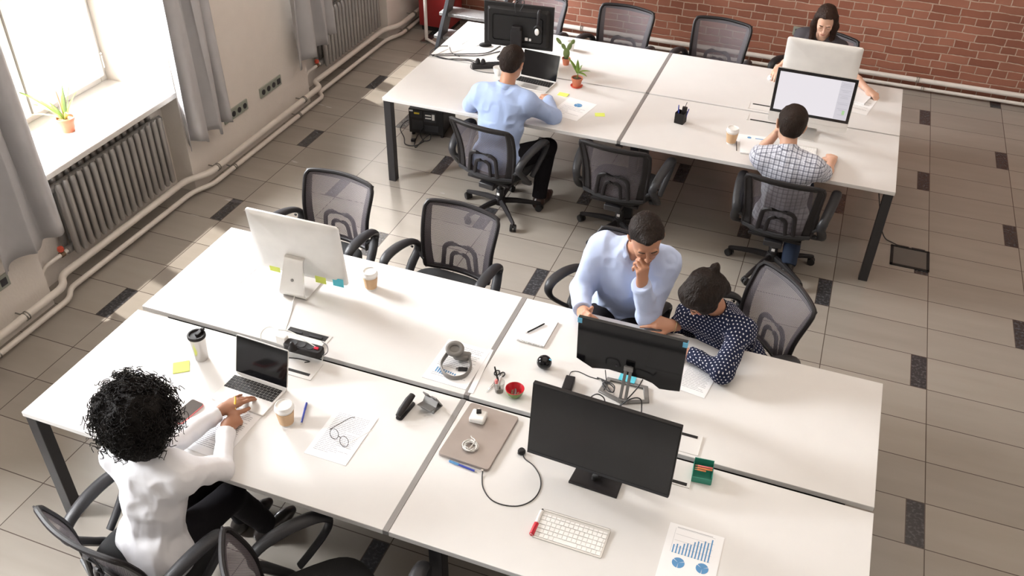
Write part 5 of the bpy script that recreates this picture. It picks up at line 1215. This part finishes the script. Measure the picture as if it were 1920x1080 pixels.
MT['blouse_dots'] = cloth('blouse_dots', (.010, .014, .040), pattern=('dots', .0185, .0034, (.62, .62, .66)))
MT['top_dark'] = cloth('top_dark', (.05, .045, .05)); MT['trousers_black'] = cloth('trousers_black', (.008, .007, .009), .95); MT['jeans'] = cloth('jeans', (.02, .03, .055))
MT['shoe_black'] = mat('shoe_black', (.012, .009, .008), .28); MT['shoe_brown'] = mat('shoe_brown', (.035, .015, .010), .3); MT['sock_white'] = mat('sock_white', (.72, .70, .70), .9)
def hairmat(name, col, sc=(260, 260, 12)):
    m = mat(name, col, .58, vary=.35, spec=.22); t = m.node_tree; b = t.nodes['Principled BSDF']; tc = nd(t, 'ShaderNodeTexCoord'); mp = nd(t, 'ShaderNodeMapping'); mp.inputs['Scale'].default_value = sc
    n = nd(t, 'ShaderNodeTexNoise'); n.inputs['Scale'].default_value = 1; n.inputs['Detail'].default_value = 2; t.links.new(tc.outputs['Object'], mp.inputs[0]); t.links.new(mp.outputs[0], n.inputs['Vector'])
    bp = nd(t, 'ShaderNodeBump'); bp.inputs['Strength'].default_value = 1.0; bp.inputs['Distance'].default_value = .008; t.links.new(n.outputs[0], bp.inputs['Height']); t.links.new(bp.outputs[0], b.inputs['Normal']); return m
MT['hair_dark'] = hairmat('hair_dark', (.011, .006, .004), (120, 120, 25)); MT['hair_brown'] = hairmat('hair_brown', (.020, .011, .007), (160, 160, 60)); MT['hair_black'] = hairmat('hair_black', (.006, .0045, .004)); MT['hair_long'] = hairmat('hair_long', (.028, .013, .008), (150, 150, 8))

def V3(*a): return np.array(a, float)
def nz(v): v = np.array(v, float); return v/max(np.linalg.norm(v), 1e-9)
def headframe(fwd, up=(0, 0, 1)):
    f = nz(fwd); r = nz(np.cross(f, np.array(up, float))); u = np.cross(r, f); return np.stack([r, f, u], 1)   # columns: right(+x of figure), forward, up
def add_head(S, c, R, s=1.0, male=True):
    def P(x, y, z): return c+R@(V3(x, y, z)*s)
    S.ell(P(0, -.014, .032), V3(.0745, .094, .080)*s, R, .02)
    S.ell(P(0, .020, -.030), V3(.058, .066, .078)*s, R, .025)
    S.ell(P(0, .040, -.072), V3(.046 if male else .040, .044, .038)*s, R, .02)
    S.ell(P(0, .068, -.098), V3(.021, .018, .014)*s, R, .012)
    for sx in (-1, 1):
        S.ell(P(sx*.034, .058, -.026), V3(.021, .020, .020)*s, R, .015)
        S.ell(P(sx*.031, .091, .004), V3(.016, .011, .010)*s, R, .010, 'sub')
        S.ell(P(sx*.031, .078, .001), V3(.0135, .0125, .0115)*s, R, .004)
        S.ell(P(sx*.029, .082, .021), V3(.021, .009, .006)*s, R, .010)
        S.ell(P(sx*.077, -.008, -.008), V3(.007, .018, .030)*s, R@np.array(Euler((0, sx*.25, sx*.25)).to_matrix()), .006)
    S.cone(P(0, .086, .012), P(0, .108, -.028), .0065*s, .0095*s, .009)
    for sx in (-1, 1): S.ell(P(sx*.010, .098, -.031), V3(.0075, .008, .006)*s, R, .006)
    S.ell(P(0, .086, -.056), V3(.023, .012, .006)*s, R, .005); S.ell(P(0, .084, -.066), V3(.019, .012, .0065)*s, R, .004)
def add_face_parts(par, c, R, s=1.0, closed=.6):
    def T(x, y, z): return Vector(c+R@(V3(x, y, z)*s))
    for sx in (-1, 1):
        q = MB(); arc = [T(sx*(.031+.0105*math.cos(a)), .0885-.004*abs(math.cos(a)), -.0015-.0030*math.sin(a)) for a in [PI*k/8 for k in range(9)]]
        q.tube(arc, .0012*s, 6); q.build('eyelash', 'brow', par)
        q = MB(); q.tube([T(sx*.014, .093, .020), T(sx*.026, .0935, .0255), T(sx*.040, .087, .024), T(sx*.046, .080, .019)], [.002*s, .0032*s, .0027*s, .001*s], 8); q.build('eyebrow', 'brow', par)
    q = MB(); q.tube([T(-.021, .091, -.0605), T(-.008, .0985, -.0595), T(0, .099, -.061), T(.008, .0985, -.0595), T(.021, .091, -.0605)], [.001*s, .003*s, .0028*s, .003*s, .001*s], 8)
    q.tube([T(-.017, .091, -.064), T(0, .0975, -.067), T(.017, .091, -.064)], [.001*s, .0038*s, .001*s], 8); q.build('lips', 'lip', par)
def add_hand(S, w_, fdir, nrm, side, curl, thumb, s=1.0, spread=.06, bend=0, nails=None):
    """w_ wrist, fdir finger direction, nrm back-of-hand normal, side=+1 thumb lies along cross(fdir,nrm)"""
    f = nz(fdir); n = nz(np.array(nrm, float)-f*np.dot(nrm, f)); x = np.cross(f, n)*side   # toward thumb
    w_ = np.array(w_, float)
    kn = []
    xs = (.026, .009, -.008, -.024); L = (.040, .045, .041, .032); ky = (.078, .082, .078, .070)
    for i in range(4):
        b = w_+x*xs[i]*.55*s+f*.012*s; k_ = w_+x*xs[i]*s+f*ky[i]*s+n*(.002-.0015*abs(i-1.2))*s
        S.cone(b, k_, .0145*s, .0105*s, .012); kn.append(k_)
    S.cone(w_-f*.02*s, w_+f*.012*s, .021*s, .022*s, .016, (n, .72))
    tips = []
    for i in range(4):
        a = curl[i]; p = kn[i]; ang = a*.55; d0 = nz(f+x*spread*(1.3-i)*.9)
        r0 = (.0086, .0088, .0084, .0074)[i]*s
        for j, (l, da) in enumerate(((1.0, .0), (.62, .75), (.48, .6))):
            ang_ = ang if j == 0 else ang+a*da if j == 1 else ang+a*(.75+.5)
            d = d0*math.cos(ang_)-n*math.sin(ang_); q = p+d*L[i]*l*s
            S.cone(p, q, r0*(1-.07*j), r0*(.93-.07*j), .0035 if j else .007); p = q; dl = d
        tips.append((p, dl, n))
    # thumb
    tx, ty, tn = thumb; p = w_+x*.020*s+f*.018*s-n*.004*s
    d1 = nz(x*.75+f*.65-n*.25) if sum(curl) < 4.4 else nz(x*.30+f*.80-n*.50); q = p+d1*.040*s; S.cone(p, q, .0145*s, .0115*s, .010)
    d2 = nz(x*tx+f*ty+n*tn); q2 = q+d2*.032*s; S.cone(q, q2, .0108*s, .0098*s, .006)
    d3 = nz(d2+f*.25-x*.15); q3 = q2+d3*.024*s; S.cone(q2, q3, .0098*s, .0082*s, .004); tips.append((q3, d3, n))
    return tips
def person(name, label, J, s, skin_m, shirt_m, trous_m, shoe_m, headR, male, hands, sleeve=.97, hd_s=1.0, seed=1, belly=1.0, h=.0042, chest=1.0, tuck=True, collar=True, sleeve_r=1.0):
    t_ = thing(name, label, 'person', (J['pel'][0], J['pel'][1], 0)); O = V3(J['pel'][0], J['pel'][1], 0)
    J = {k: np.array(v, float)-O for k, v in J.items()}
    body = SDF(); nb, pel, hd = J['nb'], J['pel'], J['hd']
    up = nz(nb-pel); rt = nz(J['sR']-J['sL']); fw = nz(np.cross(up, rt)); hr = nz(J['hR']-J['hL']); hf = nz(np.cross(V3(0, 0, 1), hr))
    def torso(S, g):
        m1 = pel*.55+nb*.45; m0 = pel*.85+nb*.15; ch = pel*.25+nb*.75
        S.cone(pel-hr*.055*s, pel+hr*.055*s, .105*s+g, .105*s+g, .04, (hf, .86))
        S.cone(pel+up*.02, m1, (.122*belly)*s+g, .122*belly*s+g, .05, (fw, .80))
        S.cone(m1+up*.03, ch, .124*s*chest+g, .135*s*chest+g, .05, (fw, .76))
        a = J['sL']*.72+nb*.28-up*.035*s; b = J['sR']*.72+nb*.28-up*.035*s
        S.cone(a, b, .078*s+g, .078*s+g, .045, (fw, .92))
        S.cone(J['sL']*.45+nb*.55+up*.005, J['sL'], .048*s+g, .055*s+g, .03); S.cone(J['sR']*.45+nb*.55+up*.005, J['sR'], .048*s+g, .055*s+g, .03)
        if not male:
            for q in (-.055, .055): S.ell(ch-up*.045+fw*.085*s+rt*q, V3(.055, .055, .055)*s+g*.6, None, .04)
    torso(body, -.012)
    for sd in ('L', 'R'):
        S_, E_, W_ = J['s'+sd], J['e'+sd], J['w'+sd]
        body.cone(S_, E_, .048*s, .036*s, .03); body.cone(E_, E_*.65+W_*.35, .036*s, .038*s, .015); body.cone(E_*.65+W_*.35, W_, .037*s, .0235*s, .015)
        H_, K_, A_ = J['h'+sd], J['k'+sd], J['a'+sd]
        body.cone(H_, K_, .082*s, .054*s, .03); body.cone(K_, K_*.6+A_*.4, .050*s, .052*s, .02); body.cone(K_*.6+A_*.4, A_, .050*s, .028*s, .01)
        ft = hf*.13; body.cone(A_-V3(0, 0, .04), A_-V3(0, 0, .062)+ft*s*.8, .026*s, .020*s, .01)
        body.cone(A_, A_-V3(0, 0, .04), .028*s, .028*s, .01)
    chin = hd-headR[:, 1]*.015*hd_s-headR[:, 2]*.045*hd_s
    body.cone(nb-up*.02, chin, .056*s, .053*s, .025)
    add_head(body, hd, headR, hd_s, male)
    tips = []
    for sd, hnd in zip(('L', 'R'), hands):
        if hnd: tips += add_hand(body, J['w'+sd], *hnd, s=max(s, 1.0)*1.04)
    V, F = body.mesh(h); bo = npmesh('body', V, F, skin_m, t_)
    q = MB()
    for p, d, n in tips:
        T = Matrix.Translation(Vector(p+n*.0062*s)) @ Matrix([[*map(float, np.cross(d, n)), 0], [*map(float, d), 0], [*map(float, n), 0], [0, 0, 0, 1]]).transposed().to_4x4() if 0 else None
    add_face_parts(t_, hd, headR, hd_s)
    sh = SDF(); torso(sh, .010)
    for sd in ('L', 'R'):
        S_, E_, W_ = J['s'+sd], J['e'+sd], J['w'+sd]
        if sleeve <= .05:
            continue
        if sleeve > .5:
            sh.cone(S_, E_, .064*s*sleeve_r, .054*s*sleeve_r, .035); Wc = E_+(W_-E_)*sleeve; d = nz(W_-E_)
            sh.cone(E_, Wc+d*.05, .052*s*sleeve_r, .038*s*sleeve_r, .02, None, [(Wc, d)])
            sh.cone(Wc-d*.045, Wc+d*.02, .0405*s*sleeve_r, .0395*s*sleeve_r, .006, None, [(Wc, d), (Wc-d*.05, -d)])
        else:
            e_ = S_+(E_-S_)*sleeve*2; d = nz(E_-S_); sh.cone(S_, e_+d*.04, .066*s, .062*s, .035, None, [(e_, d)])
    # hem below the waist
    sh.cone(pel-hr*.06*s+V3(0, 0, -.01), pel+hr*.06*s+V3(0, 0, -.01), .128*s, .128*s, .04, (hf, .92), [(pel-V3(0, 0, .055), V3(0, 0, -1))])
    if collar:
        nd_ = nz(chin-nb); sh.cone(nb-nd_*.02, nb+nd_*.05, .070*s, .064*s, .018, None, [(nb+nd_*.045, nd_)])
        sh.cone(nb+nd_*.02, nb+nd_*.16, .0565*s, .056*s, .004, None, None, 'sub')
        if male: sh.ell(nb+fw*.075*s+nd_*.03, V3(.018, .035, .032), headframe(fw, up)@np.eye(3), .012, 'sub')
    else: sh.cone(nb-up*.01, nb+up*.12, .062*s, .07*s, .01, None, None, 'sub')
    if collar:
        a1_ = nz(np.cross(nd_, fw)); f1_ = np.cross(a1_, nd_)
        def cl(u, v):
            an = -PI/2+PI/2*0+ (u-.5)*2*PI*.90; r_ = (.061+.013*(1-v)+.004*math.cos(an))*s; z_ = .012+.042*v - .016*max(0, math.sin(-an-PI/2)) if 0 else .010+.040*v-.030*abs(u-.5)*2*(1-v)*.9
            d_ = -f1_*math.cos((u-.5)*2*PI*.90)+a1_*math.sin((u-.5)*2*PI*.90)
            return tuple(nb+nd_*(z_+.004)+d_*r_+fw*.012*abs(u-.5)*2)
        MB().grid(cl, 28, 3).build('collar', shirt_m, t_, solid=.004, smooth=80)
    fd = folds(.0078, 46, seed)
    V, F = sh.mesh(.005, fd); npmesh('shirt', V, F, shirt_m, t_, 1)
    tr = SDF(); tr.cone(pel-hr*.05*s-V3(0, 0, .01), pel+hr*.05*s-V3(0, 0, .01), .112*s, .112*s, .03, (hf, .88), [(pel+V3(0, 0, .06), V3(0, 0, 1))])
    for sd in ('L', 'R'):
        H_, K_, A_ = J['h'+sd], J['k'+sd], J['a'+sd]; d = nz(A_-K_)
        tr.cone(H_, K_, .094*s, .068*s, .03); Ac = K_+(A_-K_)*1.04; tr.cone(K_, Ac+d*.03, .066*s, .052*s, .02, None, [(Ac, d)])
    V, F = tr.mesh(.006, folds(.004, 34, seed+5)); npmesh('trousers', V, F, trous_m, t_, 1)
    for sd in ('L', 'R'):
        A_ = J['a'+sd]; S2 = SDF(); g = A_*1; g[2] = .040; f = hf; dd = nz(g-A_) if np.linalg.norm(g-A_) > .01 else V3(0, 0, -1)
        S2.cone(g-f*.03, g+f*.13*s, .042*s, .036*s, .02, (hr, .9), [(V3(0, 0, .004), V3(0, 0, -1))]); S2.cone(g+f*.10*s, g+f*.17*s, .036*s, .024*s, .02, None, [(V3(0, 0, .004), V3(0, 0, -1))]); S2.cone(g-f*.015, A_, .042*s, .040*s, .015)
        V, F = S2.mesh(.005); npmesh('shoe', V, F, shoe_m, t_)
    return t_, J, O
def hair_cap(par, c, R, m, s=1.0, grow=.008, front=.055, ztop=.03, low=-.045, extra=None, h=.004, hz=-.03, seed=2, amp=.003):
    """short hair: cranium shell cut by a hairline plane"""
    S = SDF()
    def P(x, y, z): return c+R@(V3(x, y, z)*s)
    S.ell(P(0, -.014, .034), (V3(.0745, .094, .080)+grow)*s, R, .01)
    S.ell(P(0, -.050, -.015), V3(.064, .052, .055)*s, R, .02)
    # cut the face side and the nape
    S.cone(P(-.12, front+.075, hz), P(.12, front+.075, hz), .092*s, .092*s, .006, None, None, 'sub')
    S.ell(P(0, .02, -.105), V3(.12, .085, .085)*s, R, .006, 'sub')
    S.ell(P(0, -.06, -.125), V3(.12, .09, .062)*s, R, .01, 'sub')
    for sx in (-1, 1): S.ell(P(sx*.085, .0, -.012), V3(.022, .024, .034)*s, R, .006, 'sub')
    if extra: extra(S, P)
    V, F = S.mesh(h, folds(amp, 120, seed)); return npmesh('hair', V, F, m, par, 1)
def hf_(a, pitch): return (-math.sin(a)*math.cos(pitch), math.cos(a)*math.cos(pitch), -math.sin(pitch))

# --- curly haired woman
J1 = dict(pel=(-3.101,-3.060,0.489),nb=(-3.088,-2.966,0.935),hd=(-3.106,-2.940,1.118),sL=(-3.238,-2.974,0.887),sR=(-2.941,-2.976,0.883),eL=(-3.167,-2.753,0.768),eR=(-2.918,-2.793,0.742),wL=(-3.100,-2.528,0.760),wR=(-3.028,-2.600,0.745),hL=(-3.178,-3.036,0.484),hR=(-3.026,-3.083,0.495),kL=(-3.116,-2.670,0.483),kR=(-2.969,-2.729,0.474),aL=(-3.101,-2.558,0.10),aR=(-2.970,-2.560,0.10))
R1 = headframe(hf_(-.25, .65))
w1, J_, O1 = person('person', 'woman with big curly black hair and a white shirt typing on a laptop', J1, .93, 'skin_brown', 'shirt_white', 'trousers_black', 'shoe_black', R1, False,
    (((.25, .95, -.10), (0, 0, 1), 1, (.25, .35, .5, .2), (.2, .9, -.1)), ((-.02, .9, -.12), (.35, .1, .9), -1, (1.5, 1.7, 1.9, 2.0), (-.5, .85, .1))), sleeve=.90, hd_s=.97, seed=3, sleeve_r=.98)
# curls
def curls(par, c, rad, n, seed, m, drop=.03):
    r_ = random.Random(seed); q = MB(); c = Vector(c)
    for i in range(n):
        d = Vector((r_.gauss(0, 1), r_.gauss(0, 1), r_.gauss(0, 1)*.9+.15)).normalized()
        if d.z < -.75: continue
        if d.dot(Vector((.25, .86, -.45))) > .80 and r_.random() < .9: continue
        p = c+Vector((d.x*rad[0], d.y*rad[1], d.z*rad[2]))*r_.uniform(.55, .85)
        dirv = (d*1.0+Vector((r_.gauss(0, .45), r_.gauss(0, .45), r_.gauss(0, .4)-.25))).normalized()
        a = dirv.orthogonal().normalized(); b = dirv.cross(a); L = r_.uniform(.04, .085); cr = r_.uniform(.008, .0125); turns = r_.uniform(2.2, 4.2); ph = r_.uniform(0, 6.28); N = int(turns*9)
        pts = []
        for k in range(N+1):
            t = k/N; g = Vector((0, 0, -drop*t*t)); an = ph+turns*2*PI*t
            pts.append(p+dirv*L*t+g+(a*math.cos(an)+b*math.sin(an))*cr*(.5+.7*t))
        q.tube(pts, [.0028*(1-.5*k/N) for k in range(N+1)], 4, cap=False)
    return q.build('hair_curls', m, par, smooth=80)
hc = J1['hd']; hcl = V3(*hc)-O1
S = SDF(); S.ell(hcl+V3(-.005, -.02, .03), V3(.135, .13, .125), None, .02); S.ell(hcl+V3(.0, -.045, -.06), V3(.115, .09, .10), None, .04)
S.ell(hcl+V3(.03, .13, -.12), V3(.07, .08, .11), None, .02, 'sub')
V, F = S.mesh(.006, folds(.014, 90, 4)); npmesh('hair', V, F, 'hair_black', w1, 0)
curls(w1, Vector(hcl)+Vector((-.005, -.015, .03)), (.145, .138, .145), 1700, 5, 'hair_black')
pen('pen', 'yellow pen held by the curly haired woman', at(440, 782, HT+.035), at(441, 744, HT+.085), 'pen_yellow', .005)

# --- man in light blue shirt seen from behind
J2 = dict(pel=(-2.985,0.517,0.470),nb=(-2.975,0.640,0.933),hd=(-2.957,0.715,1.107),sL=(-3.145,0.620,0.885),sR=(-2.810,0.640,0.873),eL=(-3.270,0.742,0.728),eR=(-2.670,0.775,0.731),wL=(-3.105,0.930,0.740),wR=(-2.783,0.995,0.745),hL=(-3.070,0.526,0.469),hR=(-2.900,0.495,0.477),kL=(-3.084,0.943,0.494),kR=(-2.709,0.822,0.466),aL=(-3.099,.97,0.10),aR=(-2.735,0.75,0.10))
R2 = headframe(hf_(-.12, .35))
m2, _, O2 = person('person', 'man with short brown hair in a light blue shirt, seen from behind', J2, .98, 'skin_tan', 'shirt_blue', 'trousers_black', 'shoe_brown', R2, True,
    (((.5, .8, -.1), (0, 0, 1), 1, (.4, .4, .5, .5), (.2, .9, 0)), ((-.4, .9, -.1), (0, 0, 1), -1, (.4, .5, .5, .5), (-.2, .9, 0))), seed=7, chest=1.12, belly=1.02, sleeve_r=1.08)
hair_cap(m2, V3(*J2['hd'])-O2, R2, 'hair_brown', 1.0, .007, .05)
q = MB(); q.cyl(Vector(V3(*J2['aR'])-O2)+Vector((0, 0, .0)), Vector(V3(*J2['aR'])-O2)+Vector((.0, .0, .05)), .044, .046, seg=16); q.build('sock', 'sock_white', m2)

# --- man in checked shirt
J3 = dict(pel=(-1.013,0.530,0.447),nb=(-1.063,0.490,0.915),hd=(-1.083,0.598,1.062),sL=(-1.209,0.485,0.860),sR=(-0.902,0.470,0.865),eL=(-1.251,0.733,0.760),eR=(-0.813,0.650,0.735),wL=(-1.155,.755,.93),wR=(-0.790,0.872,0.731),hL=(-1.089,0.557,0.443),hR=(-0.929,0.532,0.453),kL=(-1.119,0.962,0.496),kR=(-0.924,0.937,0.468),aL=(-1.100,1.000,0.10),aR=(-0.905,0.560,0.10))
R3 = headframe(hf_(.15, .30), (.12, 0, 1))
m3, _, O3 = person('person', 'man in a blue and white checked short sleeved shirt resting his chin on his hand', J3, .95, 'skin_light', 'shirt_check', 'jeans', 'shoe_black', R3, True,
    (((.35, -.25, .85), (-.5, .6, .3), 1, (1.4, 1.5, 1.6, 1.6), (.6, .5, .3)), ((-.05, .95, -.1), (0, 0, 1), -1, (.55, .6, .65, .6), (-.2, .9, -.2))), sleeve=.40, seed=9, chest=1.05, hd_s=1.08)
hair_cap(m3, V3(*J3['hd'])-O3, R3, 'hair_brown', 1.08, .006, .05)

# --- dark haired woman
J4 = dict(pel=(-1.053,2.613,0.504),nb=(-1.042,2.500,0.935),hd=(-1.045,2.400,1.095),sL=(-0.899,2.455,0.870),sR=(-1.189,2.540,0.896),eL=(-0.763,2.256,0.761),eR=(-1.242,2.362,0.757),wL=(-0.633,2.092,0.732),wR=(-1.309,2.199,0.748),hL=(-0.971,2.603,0.502),hR=(-1.135,2.624,0.507),kL=(-1.005,2.219,0.485),kR=(-1.159,2.240,0.486),aL=(-1.000,2.294,0.10),aR=(-1.151,2.296,0.10))
R4 = headframe(hf_(PI+.05, .42))
w4, _, O4 = person('person', 'woman with long straight dark hair behind the far silver computer', J4, .90, 'skin_fair', 'top_dark', 'trousers_black', 'shoe_black', R4, False,
    (((.75, -.6, -.15), (0, 0, 1), 1, (1.3, 1.4, 1.5, 1.5), (.0, .8, -.3)), ((-.10, -.95, -.1), (0, 0, 1), -1, (.6, .6, .6, .6), (-.3, .8, -.2))), sleeve=.30, hd_s=.95, seed=11, collar=False)
def longhair(S, P):
    for sx in (-1, 1):
        S.cone(P(sx*.060, .010, .045), P(sx*.080, .012, -.04), .030, .026, .02); S.cone(P(sx*.080, .012, -.04), P(sx*.078, .030, -.17), .026, .022, .02)
    S.cone(P(0, -.06, .0), P(0, -.05, -.17), .065, .055, .03, (R4[:, 1], .6))
hair_cap(w4, V3(*J4['hd'])-O4, R4, 'hair_long', .95, .010, .032, hz=-.005, extra=longhair, seed=4, amp=.0025)

# --- thinking man
J5 = dict(pel=(-1.698,-0.900,0.535),nb=(-1.662,-1.030,1.020),hd=(-1.585,-1.130,1.176),sL=(-1.492,-0.995,0.975),sR=(-1.822,-1.010,0.985),eL=(-1.523,-1.165,0.752),eR=(-1.900,-1.061,0.745),wL=(-1.562,-1.225,0.975),wR=(-1.832,-1.290,0.775),hL=(-1.610,-0.913,0.530),hR=(-1.786,-0.895,0.540),kL=(-1.600,-1.330,0.490),kR=(-1.800,-1.311,0.490),aL=(-1.600,-1.300,0.10),aR=(-1.801,-1.300,0.10))
R5 = headframe(hf_(PI+.38, .46), (-.10, 0, 1))
m5, _, O5 = person('person', 'man in a pale blue shirt holding a monitor corner with his fist at his mouth', J5, 1.0, 'skin_tan', 'shirt_pale_blue', 'trousers_black', 'shoe_black', R5, True,
    (((-.05, .02, .95), (.75, -.6, .1), 1, (1.5, 1.6, 1.7, 1.8), (.35, .8, .1)), ((.25, -.75, .35), (-.75, -.2, .5), -1, (1.0, 1.1, 1.2, 1.2), (.5, .7, .2))), seed=13, chest=1.10, belly=1.12, hd_s=1.04, sleeve_r=1.12)
def quiff(S, P): S.ell(P(.0, .062, .088), V3(.030, .030, .014), R5, .012)
hair_cap(m5, V3(*J5['hd'])-O5, R5, 'hair_dark', 1.04, .007, .030, extra=quiff, hz=-.012)

# --- polka dot woman
J6 = dict(pel=(-1.071,-0.960,0.489),nb=(-1.186,-1.178,0.870),hd=(-1.262,-1.262,1.020),sL=(-1.060,-1.240,0.843),sR=(-1.314,-1.156,0.800),eL=(-1.098,-1.462,0.756),eR=(-1.318,-1.050,0.640),wL=(-1.275,-1.365,0.735),wR=(-1.383,-1.195,0.742),hL=(-1.007,-1.010,0.483),hR=(-1.134,-0.916,0.496),kL=(-1.245,-1.301,0.486),kR=(-1.387,-1.199,0.488),aL=(-1.203,-1.303,0.10),aR=(-1.390,-1.240,0.10))
R6 = headframe(hf_(PI-.75, .92))
w6, _, O6 = person('person', 'woman in a navy polka dot blouse with pinned up hair, looking down', J6, .92, 'skin_tan', 'blouse_dots', 'trousers_black', 'shoe_black', R6, False,
    (((-.85, -.1, -.05), (0, 0, 1), 1, (.3, .4, .4, .4), (.1, .9, .1)), ((-.80, -.15, .12), (.2, -.5, .8), -1, (.5, .7, .8, .9), (.2, .9, .2))), seed=17, sleeve=.93, hd_s=.97)
def updo(S, P):
    S.ell(P(0, -.05, .01), V3(.090, .082, .086), R6, .02); S.ell(P(.01, -.140, .040), V3(.027, .025, .025), R6, .012); S.ell(P(0, .03, .075), V3(.07, .05, .035), R6, .02); S.ell(P(0, -.075, -.055), V3(.062, .045, .055), R6, .02)
    for sx in (-1, 1): S.ell(P(sx*.070, .02, .01), V3(.022, .052, .058), R6, .015)
hair_cap(w6, V3(*J6['hd'])-O6, R6, 'hair_dark', .97, .013, .058, extra=updo, amp=.004, seed=8)
br = MB(); wp = Vector(V3(*J6['wR'])-O6); hd_ = Vector((-.80, -.15, .12)).normalized(); a = hd_.orthogonal().normalized(); b = hd_.cross(a)
br.tube([wp-hd_*.01+a*.029*math.cos(t)+b*.026*math.sin(t) for t in [2*PI*k/24 for k in range(24)]], .0028, 8, closed=True); br.build('bracelet', mat('pale_gold', (.65, .52, .30), .3, .8), w6)
